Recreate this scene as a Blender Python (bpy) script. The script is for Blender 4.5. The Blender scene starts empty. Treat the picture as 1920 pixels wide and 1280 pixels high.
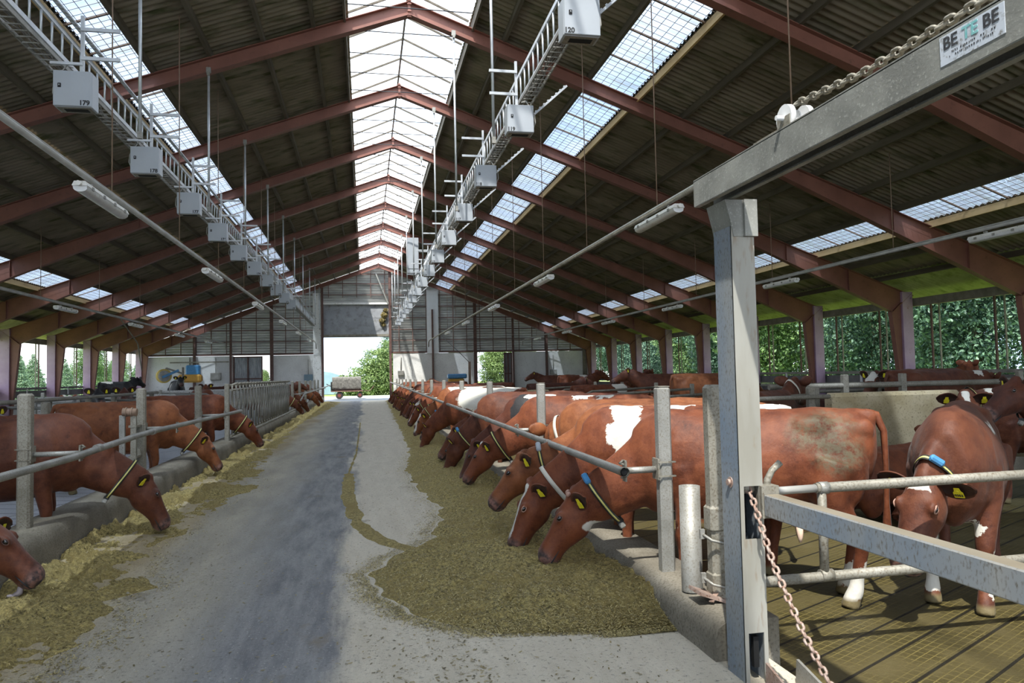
import bpy, bmesh, math, random
import numpy as np
from mathutils import Matrix, Vector, Euler, noise as mnoise

SC = bpy.context.scene
COL = SC.collection
PI = math.pi

# ------------------------------------------------------------------ camera
def make_camera():
    f, yaw, pit, rol = 1391.31, 0.1966, 0.0447, -0.021
    def d(u, v, w):
        c, s = math.cos(pit), math.sin(pit)
        yf = w * c - v * s; z = w * s + v * c
        c, s = math.cos(yaw), math.sin(yaw)
        return Vector((u * c + yf * s, yf * c - u * s, z))
    c, s = math.cos(rol), math.sin(rol)
    right = d(c, s, 0); up = d(-s, c, 0); fwd = d(0, 0, 1)
    M = Matrix.Identity(4)
    for i in range(3):
        M[i][0] = right[i]; M[i][1] = up[i]; M[i][2] = -fwd[i]
    M[0][3], M[1][3], M[2][3] = 0, 0, 1.65
    cam = bpy.data.cameras.new('camera')
    cam.sensor_width = 36; cam.lens = f / 1920 * 36
    cam.clip_end = 600; cam.clip_start = 0.05
    o = bpy.data.objects.new('camera', cam); o.matrix_world = M
    COL.objects.link(o); SC.camera = o
make_camera()

# ------------------------------------------------------------------ light
SC.view_settings.view_transform = 'Standard'
SC.view_settings.look = 'None'
SC.view_settings.gamma = 1
SC.view_settings.use_curve_mapping = False
SC.view_settings.exposure = 1.7

w = bpy.data.worlds.new('sky'); SC.world = w
w.use_nodes = True
nt = w.node_tree; nt.nodes.clear()
out = nt.nodes.new('ShaderNodeOutputWorld'); bg = nt.nodes.new('ShaderNodeBackground')
tc = nt.nodes.new('ShaderNodeTexCoord'); nz = nt.nodes.new('ShaderNodeTexNoise')
nz.inputs['Scale'].default_value = 3.5; nz.inputs['Detail'].default_value = 6
mp = nt.nodes.new('ShaderNodeMapping'); mp.inputs['Scale'].default_value = (1, 1, 2.2)
rp = nt.nodes.new('ShaderNodeValToRGB')
rp.color_ramp.elements[0].position = .42; rp.color_ramp.elements[0].color = (.55, .74, 1.0, 1)
rp.color_ramp.elements[1].position = .58; rp.color_ramp.elements[1].color = (1, 1.0, 1.0, 1)
nt.links.new(tc.outputs['Generated'], mp.inputs['Vector']); nt.links.new(mp.outputs['Vector'], nz.inputs['Vector'])
nt.links.new(nz.outputs['Fac'], rp.inputs['Fac'])
nt.links.new(rp.outputs['Color'], bg.inputs['Color']); nt.links.new(bg.outputs['Background'], out.inputs['Surface'])
bg.inputs['Strength'].default_value = 1.0

sun = bpy.data.lights.new('sun', 'SUN'); sun.energy = 3.6; sun.angle = math.radians(1.0); sun.color = (1, .95, .86)
so = bpy.data.objects.new('sun', sun); COL.objects.link(so); so.location = (-20, -40, 60)
SUN_DIR = Vector((.24, .55, -1)).normalized()
so.rotation_euler = SUN_DIR.to_track_quat('-Z', 'Y').to_euler()
cy = SC.cycles
cy.max_bounces = 10; cy.diffuse_bounces = 6; cy.glossy_bounces = 3; cy.transmission_bounces = 6
cy.transparent_max_bounces = 24; cy.sample_clamp_indirect = 6; cy.caustics_reflective = False; cy.caustics_refractive = False

# ------------------------------------------------------------------ materials
def nodes(name):
    m = bpy.data.materials.new(name); m.use_nodes = True
    nt = m.node_tree; nt.nodes.clear()
    o = nt.nodes.new('ShaderNodeOutputMaterial'); p = nt.nodes.new('ShaderNodeBsdfPrincipled')
    nt.links.new(p.outputs[0], o.inputs[0])
    return m, nt, p, o
def N(nt, kind, **kw):
    n = nt.nodes.new('ShaderNode' + kind)
    for k, v in kw.items():
        if k in n.inputs: n.inputs[k].default_value = v
        else: setattr(n, k, v)
    return n
def c4(c): return (c[0], c[1], c[2], 1)
def mix(nt, fac, a, b):
    n = nt.nodes.new('ShaderNodeMix'); n.data_type = 'RGBA'
    for s, v in ((0, fac), (6, a), (7, b)):
        if hasattr(v, 'is_output'): nt.links.new(v, n.inputs[s])
        elif s == 0: n.inputs[0].default_value = v
        else: n.inputs[s].default_value = c4(v)
    return n.outputs[2]
def ramp(nt, src, a, b):
    n = nt.nodes.new('ShaderNodeMapRange'); n.inputs[1].default_value = a; n.inputs[2].default_value = b
    nt.links.new(src, n.inputs[0]); return n.outputs[0]
def noise(nt, vec, scale, detail=4, rough=.55):
    n = N(nt, 'TexNoise', Scale=scale, Detail=detail, Roughness=rough)
    if vec is not None: nt.links.new(vec, n.inputs['Vector'])
    return n.outputs['Fac']
def mapping(nt, vec, scale=(1, 1, 1), loc=(0, 0, 0)):
    n = N(nt, 'Mapping'); n.inputs['Scale'].default_value = scale; n.inputs['Location'].default_value = loc
    nt.links.new(vec, n.inputs['Vector']); return n.outputs[0]
def objco(nt): return nt.nodes.new('ShaderNodeTexCoord').outputs['Object']
def bump(nt, p, h, strength=.3, dist=.02):
    b = N(nt, 'Bump', Strength=strength, Distance=dist); nt.links.new(h, b.inputs['Height']); nt.links.new(b.outputs[0], p.inputs['Normal'])

def mat(name, c1, c2=None, scale=6, rough=.6, metal=0, c3=None, spot=25, sp=(.62, .7), bmp=0, stretch=(1, 1, 1), spec=.4, dust=None):
    """two-tone noise, optional third colour as fine spots"""
    m, nt, p, o = nodes(name)
    v = mapping(nt, objco(nt), stretch)
    n1 = noise(nt, v, scale)
    col = mix(nt, ramp(nt, n1, .35, .68), c1, c2 or c1)
    if c3:
        n2 = noise(nt, v, spot, 5)
        col = mix(nt, ramp(nt, n2, *sp), col, c3)
    nt.links.new(col, p.inputs['Base Color'])
    p.inputs['Roughness'].default_value = rough; p.inputs['Metallic'].default_value = metal
    p.inputs['Specular IOR Level'].default_value = spec
    if dust:
        g = nt.nodes.new('ShaderNodeNewGeometry'); sx = nt.nodes.new('ShaderNodeSeparateXYZ'); nt.links.new(g.outputs['True Normal'], sx.inputs[0])
        col = mix(nt, ramp(nt, sx.outputs[2], .6, .9), col, mix(nt, ramp(nt, n1, .3, .7), dust, (dust[0] * .75, dust[1] * .72, dust[2] * .68))); nt.links.new(col, p.inputs['Base Color'])
    if bmp: bump(nt, p, noise(nt, v, spot, 5), bmp)
    return m

M = {}
M['paint'] = mat('red oxide steel paint', (.19, .078, .056), (.25, .105, .075), 1.5, .5, 0, (.11, .05, .036), 9, (.6, .8))
M['paint_col'] = mat('daylight tinted column paint', (.40, .27, .38), (.47, .33, .44), 2, .55, 0, (.25, .13, .14), 7, (.62, .8))  # frame paint turned mauve, bluish daylight on the columns worked into the colour
M['roof'] = mat('fibre cement sheet', (.17, .14, .095), (.27, .23, .17), .8, .9, 0, (.07, .075, .03), 3, (.5, .7), stretch=(.25, 1.3, 1))
M['roof_eave'] = mat('green bounce tinted sheet', (.30, .33, .13), (.42, .45, .22), 1.2, .9, 0, (.2, .24, .08), 3, (.5, .7))  # green light bounced off grass and trees, painted into the sheet
M['roof_eave_left'] = mat('ground lit eave sheet', (.44, .40, .27), (.52, .48, .34), 1.2, .9, 0, (.3, .26, .15), 3, (.5, .7))  # cream glow from the sunlit ground outside, put into the sheet colour
M['purlin'] = mat('dark purlin timber', (.085, .07, .05), (.14, .12, .09), 2, .85, stretch=(3, .4, 3))
M['timber'] = mat('pale timber plank', (.55, .37, .17), (.68, .48, .24), 1.5, .7, 0, (.35, .22, .09), 8, (.6, .75), stretch=(4, .5, 4))
M['steel'] = mat('galvanised steel', (.24, .235, .21), (.36, .35, .32), 4, .5, .35, (.17, .145, .105), 85, (.50, .74), bmp=.05)
M['steel_bright'] = mat('bright galvanised steel', (.50, .52, .54), (.62, .64, .66), 7, .4, .45, (.45, .45, .44), 30, (.66, .75))
M['steel_old'] = mat('weathered galvanised steel', (.21, .195, .155), (.33, .31, .26), 4, .6, .25, (.12, .09, .055), 70, (.48, .74), bmp=.1)
M['steel_blue'] = mat('blue grey galvanised column', (.19, .24, .30), (.33, .33, .31), 2.2, .5, .25, (.13, .115, .09), 75, (.52, .72), stretch=(1, 1, .5), dust=(.34, .30, .23))
M['steel_rust'] = mat('rusty chain steel', (.33, .22, .17), (.45, .36, .31), 30, .6, .3, (.18, .08, .04), 60, (.5, .7))
M['steel_face'] = mat('rust stained pale steel', (.29, .275, .23), (.40, .39, .35), 2.5, .55, .2, (.22, .135, .07), 12, (.58, .80), stretch=(2, 2, .4), bmp=.05)
M['beam_grey'] = mat('dusty galvanised beam', (.20, .20, .18), (.30, .30, .27), 5, .7, .2, (.40, .40, .36), 80, (.58, .74), bmp=.1, dust=(.36, .33, .26))
M['dark'] = mat('dark void', (.012, .012, .012), None, 5, .9)
M['black'] = mat('black plastic', (.018, .018, .02), None, 5, .4)
M['concrete'] = mat('kerb concrete', (.15, .132, .10), (.255, .23, .18), 2.2, .9, 0, (.10, .085, .06), 60, (.48, .72), bmp=.3)
M['concrete_light'] = mat('pale rendered concrete', (.66, .65, .62), (.76, .75, .72), 1.2, .85, 0, (.30, .27, .22), 14, (.60, .70))
M['manger'] = mat('stained concrete wall', (.40, .32, .18), (.56, .47, .31), 3.2, .85, 0, (.14, .10, .055), 38, (.56, .72), bmp=.15)
M['manger_grey'] = mat('pale grey concrete wall', (.45, .45, .43), (.58, .57, .54), 2.5, .85, 0, (.17, .16, .14), 17, (.56, .66))
M['box'] = mat('grey enclosure paint', (.34, .365, .395), (.38, .405, .435), 2, .35)
M['lamp_housing'] = mat('pale lamp housing', (.68, .66, .60), (.74, .72, .68), 5, .5, 0, (.4, .36, .28), 30, (.6, .7))
M['lamp_glass'] = mat('lamp diffuser plastic', (.66, .66, .66), (.76, .76, .76), 5, .25, 0, (.42, .38, .34), 24, (.6, .75))
M['pipe_grey'] = mat('grey conduit', (.30, .29, .26), (.40, .39, .36), 3, .5, .2)
M['wire'] = mat('brown wire', (.20, .13, .09), (.28, .19, .13), 5, .6)
M['white'] = mat('white paint', (.75, .75, .74), (.8, .8, .8), 4, .5)
M['slat'] = mat('weathered louvre board', (.30, .30, .29), (.45, .45, .43), 3, .8, 0, (.5, .5, .48), 9, (.6, .75), stretch=(.4, 1, 2))
M['brown_steel'] = mat('brown mullion', (.10, .055, .045), (.15, .08, .065), 4, .6)
M['grey_wood'] = mat('dark sill boards', (.16, .15, .15), (.22, .21, .21), 3, .8)
M['door_metal'] = mat('corrugated door metal', (.25, .26, .27), (.42, .43, .44), 6, .6, .3, stretch=(1, 1, .3))
M['yellow'] = mat('yellow tag plastic', (.78, .68, .03), None, 5, .45)
M['tag_ink'] = mat('tag ink', (.02, .02, .02), None, 5, .6)
M['blue'] = mat('blue plastic', (.05, .20, .40), (.08, .26, .48), 9, .4)
M['hoof'] = mat('hoof horn', (.12, .09, .045), (.22, .17, .09), 25, .8, 0, (.06, .045, .03), 50, (.5, .6), bmp=.3)
M['udder'] = mat('udder skin', (.62, .44, .33), (.68, .52, .40), 6, .6)
M['eye'] = mat('cow eye', (.008, .006, .006), None, 5, .08, spec=.8)
M['lid'] = mat('eyelid skin', (.06, .03, .022), (.12, .055, .038), 20, .6)
M['pale_skin'] = mat('pale eyelid skin', (.36, .20, .15), (.45, .28, .21), 20, .6)
M['collar'] = mat('collar webbing', (.03, .03, .025), None, 5, .7)
M['collar_stripe'] = mat('collar stripe', (.62, .56, .16), (.7, .65, .25), 9, .6)
M['collar_pale'] = mat('pale collar webbing', (.55, .52, .44), None, 5, .7)
M['brush'] = mat('yellow brush bristle', (.50, .36, .09), (.62, .48, .16), 20, .9)
M['orange'] = mat('orange brush bristle', (.50, .25, .04), (.6, .34, .08), 20, .9)
M['lintel'] = mat('grey lintel sheet', (.27, .28, .30), (.35, .36, .375), 1.2, .8, 0, (.20, .20, .20), 3, (.5, .7))
M['hay_brown'] = mat('dusty straw clump', (.20, .16, .10), (.32, .26, .17), 14, .95)
M['hay'] = mat('grey hay bale', (.085, .083, .075), (.16, .155, .14), 9, .95, 0, (.05, .047, .04), 30, (.5, .65), bmp=.6)
M['tyre'] = mat('tyre rubber', (.02, .018, .018), None, 5, .8)
M['rim'] = mat('red wheel rim', (.12, .03, .025), None, 5, .6)
M['tarp'] = mat('pale blue tarpaulin', (.16, .25, .31), (.22, .31, .36), 1, .5)
M['bark'] = mat('tree bark', (.16, .14, .10), (.30, .27, .21), 6, .9, stretch=(1, 1, .2))
M['bark_pale'] = mat('pale tree bark', (.34, .34, .30), (.48, .48, .44), 6, .9, stretch=(1, 1, .2))
M['grass'] = mat('grass ground', (.10, .17, .03), (.20, .27, .06), .6, .95, 0, (.26, .27, .10), 5, (.5, .7))
M['yard'] = mat('concrete yard', (.20, .21, .22), (.27, .28, .285), .7, .9)  # concrete dimmed and blued, the barn's shadow put into its colour
M['tongue'] = mat('tongue skin', (.30, .26, .27), (.38, .33, .34), 8, .35)

def leaf_mat(name, a, b):
    m, nt, p, o = nodes(name)
    g = nt.nodes.new('ShaderNodeNewGeometry')
    col = mix(nt, ramp(nt, g.outputs['Random Per Island'], 0, 1), a, b)
    nt.links.new(col, p.inputs['Base Color']); p.inputs['Roughness'].default_value = .5
    t = nt.nodes.new('ShaderNodeBsdfTranslucent'); nt.links.new(col, t.inputs[0])
    ms = nt.nodes.new('ShaderNodeMixShader'); ms.inputs[0].default_value = .3
    nt.links.new(p.outputs[0], ms.inputs[1]); nt.links.new(t.outputs[0], ms.inputs[2]); nt.links.new(ms.outputs[0], o.inputs[0])
    return m
M['leaf_dark'] = leaf_mat('dark blue green leaves', (.018, .055, .045), (.17, .30, .19))
M['leaf_mid'] = leaf_mat('mid green leaves', (.03, .085, .03), (.20, .32, .11))
M['leaf_light'] = leaf_mat('light green leaves', (.05, .11, .02), (.24, .33, .11))
M['leaf_pale'] = leaf_mat('pale conifer leaves', (.09, .17, .11), (.20, .30, .16))

def sheet_mat(name, tint, clear, dirt):
    m, nt, p, o = nodes(name)
    v = objco(nt)
    n = noise(nt, mapping(nt, v, (.6, 2.2, .6)), 1.2, 5)
    col = mix(nt, ramp(nt, n, .45, .72), tint, dirt)
    tr = nt.nodes.new('ShaderNodeBsdfTransparent'); tl = nt.nodes.new('ShaderNodeBsdfTranslucent')
    nt.links.new(col, tr.inputs[0]); nt.links.new(col, tl.inputs[0])
    ms = nt.nodes.new('ShaderNodeMixShader'); ms.inputs[0].default_value = 1 - clear
    nt.links.new(tr.outputs[0], ms.inputs[1]); nt.links.new(tl.outputs[0], ms.inputs[2]); nt.links.new(ms.outputs[0], o.inputs[0])
    return m
M['skylight'] = sheet_mat('translucent corrugated sheet', (.29, .35, .44), .58, (.20, .225, .24))
M['ridge_glass'] = sheet_mat('clear ridge glazing', (.93, .96, 1.0), .70, (.80, .85, .90))

def floor_material():
    m, nt, p, o = nodes('feed aisle concrete')
    v = objco(nt)
    sx = nt.nodes.new('ShaderNodeSeparateXYZ'); nt.links.new(v, sx.inputs[0])
    n1 = noise(nt, mapping(nt, v, (1, .3, 1)), .8, 5); n2 = noise(nt, mapping(nt, v, (1.3, .22, 1)), 4, 8, .72); n3 = noise(nt, v, 55, 4, .8); n4 = noise(nt, mapping(nt, v, (1, .25, 1)), 2.2, 5)
    a = nt.nodes.new('ShaderNodeMath'); a.operation = 'MULTIPLY_ADD'; a.inputs[1].default_value = 1.1; nt.links.new(n1, a.inputs[0]); nt.links.new(sx.outputs[0], a.inputs[2])
    a2 = nt.nodes.new('ShaderNodeMath'); a2.operation = 'MULTIPLY_ADD'; a2.inputs[1].default_value = .35; nt.links.new(n2, a2.inputs[0]); nt.links.new(a.outputs[0], a2.inputs[2])
    right = ramp(nt, a2.outputs[0], .42, .62)     # worn pale concrete along the right
    left = ramp(nt, a2.outputs[0], -.10, -.75)   # paler band along the left silage
    asph = mix(nt, ramp(nt, n2, .36, .66), (.135, .137, .145), (.29, .285, .275))
    conc = mix(nt, ramp(nt, n2, .3, .7), (.47, .415, .32), (.60, .54, .43))
    band = mix(nt, ramp(nt, n4, .35, .7), (.30, .275, .22), (.44, .40, .315))
    col = mix(nt, right, asph, conc)
    col = mix(nt, left, col, band)
    stain = ramp(nt, a2.outputs[0], -1.05, -1.35); col = mix(nt, stain, col, mix(nt, ramp(nt, n4, .4, .65), (.30, .235, .13), (.42, .345, .215)))
    col = mix(nt, ramp(nt, n3, .60, .70), col, (.62, .60, .55))
    n7 = noise(nt, mapping(nt, v, (1, 1, 1), (3, 8, 1)), 30, 4, .8); col = mix(nt, ramp(nt, n7, .44, .30), col, (.10, .095, .085))     # grit
    n5 = noise(nt, mapping(nt, v, (1, 1, 1), (7, 3, 0)), 45, 4, .7)
    col = mix(nt, ramp(nt, n5, .66, .72), col, (.09, .075, .05))
    n6 = noise(nt, mapping(nt, v, (1, .6, 1), (2, 9, 0)), 1.7, 6, .6)
    col = mix(nt, ramp(nt, n6, .62, .74), col, (.17, .14, .10))     # spilled, trodden feed
    nt.links.new(col, p.inputs['Base Color']); p.inputs['Roughness'].default_value = .82
    bump(nt, p, n3, .6, .012)
    return m
M['floor'] = floor_material()

def slat_floor(name, c1, c2, groove, bw, bh, wet, rot):
    m, nt, p, o = nodes(name)
    v = objco(nt)
    mp = N(nt, 'Mapping'); mp.inputs['Rotation'].default_value = (0, 0, rot); nt.links.new(v, mp.inputs['Vector'])
    b = nt.nodes.new('ShaderNodeTexBrick'); nt.links.new(mp.outputs[0], b.inputs['Vector'])
    b.inputs['Scale'].default_value = 1; b.inputs['Brick Width'].default_value = bw; b.inputs['Row Height'].default_value = bh
    b.inputs['Mortar Size'].default_value = .012; b.inputs['Mortar Smooth'].default_value = .3; b.offset = 0; b.squash = 1
    g = nt.nodes.new('ShaderNodeTexBrick'); nt.links.new(mp.outputs[0], g.inputs['Vector'])
    g.inputs['Scale'].default_value = 1; g.inputs['Brick Width'].default_value = .075; g.inputs['Row Height'].default_value = .05
    g.inputs['Mortar Size'].default_value = .004; g.inputs['Mortar Smooth'].default_value = .5; g.offset = 0
    n = noise(nt, v, 2.5, 6); n2 = noise(nt, v, 40, 5, .7)
    col = mix(nt, ramp(nt, n, .35, .65), c1, c2)
    col = mix(nt, ramp(nt, n2, .62, .72), col, (c2[0] * 1.8, c2[1] * 1.8, c2[2] * 1.6))
    k = nt.nodes.new('ShaderNodeMath'); k.operation = 'MULTIPLY'; nt.links.new(g.outputs['Fac'], k.inputs[0]); nt.links.new(ramp(nt, n, .62, .42), k.inputs[1])
    col = mix(nt, k.outputs[0], col, (c2[0] * 1.9, c2[1] * 1.9, c2[2] * 1.7))
    col = mix(nt, b.outputs['Fac'], col, groove)
    nt.links.new(col, p.inputs['Base Color'])
    nt.links.new(ramp(nt, n, .3, .7), p.inputs['Roughness']); p.inputs['Specular IOR Level'].default_value = .5
    rr = nt.nodes.new('ShaderNodeMapRange'); rr.inputs[3].default_value = wet; rr.inputs[4].default_value = .75
    nt.links.new(n, rr.inputs[0]); nt.links.new(rr.outputs[0], p.inputs['Roughness'])
    h = nt.nodes.new('ShaderNodeMath'); h.operation = 'SUBTRACT'; nt.links.new(n2, h.inputs[0]); nt.links.new(b.outputs['Fac'], h.inputs[1])
    bump(nt, p, h.outputs[0], .5, .015)
    return m
M['floor_right'] = slat_floor('wet rubber slat floor', (.05, .04, .013), (.085, .067, .024), (.012, .01, .005), 60, .26, .22, math.radians(-28))
M['floor_left'] = slat_floor('dry grey slat floor', (.26, .27, .30), (.38, .39, .43), (.03, .028, .025), 1.6, .34, .5, math.radians(20))

def silage_material():
    m, nt, p, o = nodes('chopped silage')
    v = objco(nt)
    n1 = noise(nt, v, 1.6, 5); n2 = noise(nt, v, 38, 5, .75); n3 = noise(nt, mapping(nt, v, (1, 1, 1), (5, 2, 1)), 90, 3, .7)
    col = mix(nt, ramp(nt, n2, .34, .60), (.085, .064, .02), (.66, .52, .19))
    col = mix(nt, ramp(nt, n1, .42, .66), col, (.40, .30, .10))
    col = mix(nt, ramp(nt, n3, .60, .70), col, (.68, .58, .30))
    nt.links.new(col, p.inputs['Base Color']); p.inputs['Roughness'].default_value = .9
    bump(nt, p, n2, 1.0, .05)
    return m
M['silage'] = silage_material()
M['straw'] = leaf_mat('straw fragments', (.07, .052, .014), (.72, .60, .27))
M['crumb'] = leaf_mat('fine feed crumbs', (.10, .08, .03), (.42, .34, .16))

# ------------------------------------------------------------------ mesh helpers
class MB:
    def __init__(s): s.v = []; s.f = []; s.sm = []
    def add(s, vs, fs, smooth=False):
        o = len(s.v); s.v += [tuple(v) for v in vs]
        for f in fs: s.f.append([i + o for i in f]); s.sm.append(smooth)
        return s
    def box(s, c, d, R=None, bev=0):
        x, y, z = d[0] / 2, d[1] / 2, d[2] / 2
        if bev:
            b = min(bev, x * .9, y * .9, z * .9); vs = []
            for sx in (-1, 1):
                for sy in (-1, 1):
                    for sz in (-1, 1):
                        vs += [(sx * x, sy * (y - b), sz * (z - b)), (sx * (x - b), sy * y, sz * (z - b)), (sx * (x - b), sy * (y - b), sz * z)]
            bm = bmesh.new(); vv = [bm.verts.new(v) for v in vs]
            r = bmesh.ops.convex_hull(bm, input=vv); bmesh.ops.recalc_face_normals(bm, faces=bm.faces); bm.verts.index_update()
            vs = [v.co.copy() for v in bm.verts]; fs = [[v.index for v in f.verts] for f in bm.faces]; bm.free()
        else:
            vs = [Vector((sx * x, sy * y, sz * z)) for sx in (-1, 1) for sy in (-1, 1) for sz in (-1, 1)]
            fs = [(0, 1, 3, 2), (4, 6, 7, 5), (0, 4, 5, 1), (2, 3, 7, 6), (0, 2, 6, 4), (1, 5, 7, 3)]
        if R is not None: vs = [R @ Vector(v) for v in vs]
        return s.add([(v[0] + c[0], v[1] + c[1], v[2] + c[2]) for v in vs], fs)
    def bar(s, a, b, w, h, up=(0, 0, 1)):
        a = Vector(a); b = Vector(b); d = (b - a); L = d.length; d.normalize()
        up = Vector(up)
        if abs(d.dot(up)) > .99: up = Vector((0, 1, 0))
        sd = d.cross(up).normalized(); u = sd.cross(d)
        R = Matrix((sd, d, u)).transposed()
        return s.box((a + b) / 2, (w, L, h), R)
    def tube(s, pts, r, n=8, cap=True, closed=False):
        pts = [Vector(p) for p in pts]; k = len(pts)
        rs = r if isinstance(r, (list, tuple)) else [r] * k
        vs = []; prev = None
        for i, p in enumerate(pts):
            if closed: d = pts[(i + 1) % k] - pts[i - 1]
            else: d = pts[min(i + 1, k - 1)] - pts[max(i - 1, 0)]
            d.normalize()
            if prev is None:
                up = Vector((0, 0, 1)) if abs(d.z) < .9 else Vector((0, 1, 0))
                a = d.cross(up).normalized()
            else:
                a = (prev - d * prev.dot(d)).normalized()
            prev = a; b = d.cross(a)
            for j in range(n):
                t = 2 * PI * j / n
                vs.append(p + (a * math.cos(t) + b * math.sin(t)) * rs[i])
        fs = []
        for i in range(k if closed else k - 1):
            for j in range(n):
                i2 = (i + 1) % k
                fs.append((i * n + j, i * n + (j + 1) % n, i2 * n + (j + 1) % n, i2 * n + j))
        s.add(vs, fs, True)
        if cap and not closed:
            o = len(s.v) - len(vs)
            s.f.append([o + j for j in range(n)][::-1]); s.sm.append(False)
            s.f.append([o + (k - 1) * n + j for j in range(n)]); s.sm.append(False)
        return s
    def poly(s, pts, axis, a, b):
        """extrude a 2-D polygon along an axis between a and b"""
        n = len(pts)
        def P(u, v, w): return {'y': (u, w, v), 'x': (w, u, v), 'z': (u, v, w)}[axis]
        vs = [P(u, v, a) for u, v in pts] + [P(u, v, b) for u, v in pts]
        fs = [list(range(n))[::-1], [n + i for i in range(n)]]
        fs += [(i, (i + 1) % n, n + (i + 1) % n, n + i) for i in range(n)]
        return s.add(vs, fs)
    def grid(s, P, smooth=True, closed_u=False, closed_v=False):
        a = len(P); b = len(P[0])
        vs = [p for r in P for p in r]; fs = []
        for i in range(a if closed_u else a - 1):
            for j in range(b if closed_v else b - 1):
                i2 = (i + 1) % a; j2 = (j + 1) % b
                fs.append((i * b + j, i * b + j2, i2 * b + j2, i2 * b + j))
        return s.add(vs, fs, smooth)
    def ball(s, c, r, nu=10, nv=7, R=None):
        r = r if isinstance(r, (tuple, list)) else (r, r, r)
        P = []
        for i in range(nv + 1):
            a = PI * i / nv - PI / 2
            row = []
            for j in range(nu):
                b = 2 * PI * j / nu
                v = Vector((r[0] * math.cos(a) * math.cos(b), r[1] * math.cos(a) * math.sin(b), r[2] * math.sin(a)))
                if R is not None: v = R @ v
                row.append(v + Vector(c))
            P.append(row)
        return s.grid(P, True, False, True)
    def mesh(s, name, m=None):
        me = bpy.data.meshes.new(name); me.from_pydata(s.v, [], s.f)
        me.polygons.foreach_set('use_smooth', s.sm); me.update()
        if m is not None: me.materials.append(M[m] if isinstance(m, str) else m)
        return me
    def build(s, name, m, parent=None, fix=True):
        me = s.mesh(name, m)
        if fix:
            bm = bmesh.new(); bm.from_mesh(me); bmesh.ops.recalc_face_normals(bm, faces=bm.faces); bm.to_mesh(me); bm.free()
        return link(name, me, parent)

def link(name, data, parent=None, loc=None):
    o = bpy.data.objects.new(name, data); COL.objects.link(o)
    if parent is not None: o.parent = parent
    if loc is not None: o.location = loc
    return o
def tag(o, label, cat, group=None, kind=None):
    o['label'] = label; o['category'] = cat
    if group: o['group'] = group
    if kind: o['kind'] = kind
    return o
def struct(o, label=None):
    o['kind'] = 'structure'
    if label: o['label'] = label
    return o
def thing(name, label, cat, loc=(0, 0, 0), rz=0, group=None):
    o = link(name, None); o.location = loc; o.rotation_euler = (0, 0, rz); o.empty_display_size = .1
    return tag(o, label, cat, group)
def dup(root, loc, rz=None, label=None, group=None):
    r = root.copy(); COL.objects.link(r); r.location = loc
    if rz is not None: r.rotation_euler = (0, 0, rz)
    if label: r['label'] = label
    if group: r['group'] = group
    for ch in list(root.children):
        c = ch.copy(); COL.objects.link(c); c.parent = r
        for g in list(ch.children):
            d = g.copy(); COL.objects.link(d); d.parent = c
    return r
ORD = ['nearest', 'second', 'third', 'fourth', 'fifth', 'sixth', 'seventh', 'eighth', 'ninth', 'tenth', 'eleventh', 'twelfth', 'thirteenth', 'fourteenth', 'fifteenth', 'sixteenth', 'seventeenth', 'eighteenth', 'nineteenth', 'twentieth']
def text_mesh(txt, size, m, parent, loc, rot, name='lettering', bold=0.0, sx=1.0):
    cu = bpy.data.curves.new('t', 'FONT'); cu.body = txt; cu.size = size; cu.offset = bold; cu.align_x = 'CENTER'; cu.align_y = 'CENTER'; cu.extrude = .0008
    t = bpy.data.objects.new('t', cu); COL.objects.link(t)
    bpy.context.view_layer.update()
    me = bpy.data.meshes.new_from_object(t.evaluated_get(bpy.context.evaluated_depsgraph_get()))
    bpy.data.objects.remove(t); bpy.data.curves.remove(cu)
    me.materials.clear(); me.materials.append(M[m])
    o = link(name, me, parent); o.location = loc; o.rotation_euler = rot; o.scale = (sx, 1, 1)
    return o

FY = [4.8 * (2.384 + k) for k in range(10)]      # frame positions along the barn
XR, SL = 1.06, .3665                             # ridge line, roof slope
WALL_Y = 55.0
def roof_z(x, apex=10.12): return apex - SL * abs(x - XR)
# ================================================================== setting
Y0 = -14.0
def roof_sheet(mb, x0, x1, cols=2, amp=.024, pitch=.177, z_off=0, y0=Y0, y1=WALL_Y + .6):
    n = int((y1 - y0) / (pitch / 6)); P = []
    for c in range(cols + 1):
        x = x0 + (x1 - x0) * c / cols
        P.append([(x, y0 + (y1 - y0) * j / n, roof_z(x) + z_off + amp * math.sin(2 * PI * j / 6)) for j in range(n + 1)])
    mb.grid(P)
ceil = MB()
for xs in ((-.26, -1.9), (-1.9, -4.27), (-5.0, -7.0), (-7.0, -9.0), (-9.0, -10.9), (-11.9, -14.3), (2.42, 3.9), (3.9, 5.26), (6.3, 8.6), (8.6, 10.9), (10.9, 13.2), (14.05, 16.2)):
    lo = .12 if xs[1] in (-1.9, -7.0, -9.0, -14.3) else 0; hi = .12 if xs[1] in (3.9, 8.6, 10.9, 16.2) else 0
    roof_sheet(ceil, xs[0], xs[1] - lo + hi, 1, z_off=.004 if (lo or hi) else 0)
ceiling = struct(ceil.build('ceiling', 'roof', fix=False))
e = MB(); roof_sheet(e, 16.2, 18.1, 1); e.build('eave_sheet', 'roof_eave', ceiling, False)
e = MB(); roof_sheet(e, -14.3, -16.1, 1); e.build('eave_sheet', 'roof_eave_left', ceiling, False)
dark_x = [3.2, 4.25, 5.2, 7.47, 8.6, 9.75, 10.9, 12.05, 13.13, 15.2, 16.25, -1.0, -2.04, -3.1, -4.22, -6.3, -7.4, -8.5, -9.65, -10.84, -13.1, -14.2]
for x in dark_x:
    MB().box((x, (Y0 + 55) / 2, roof_z(x) - .10), (.075, 55 - Y0, .15)).build('purlin', 'purlin', ceiling, False)
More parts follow.
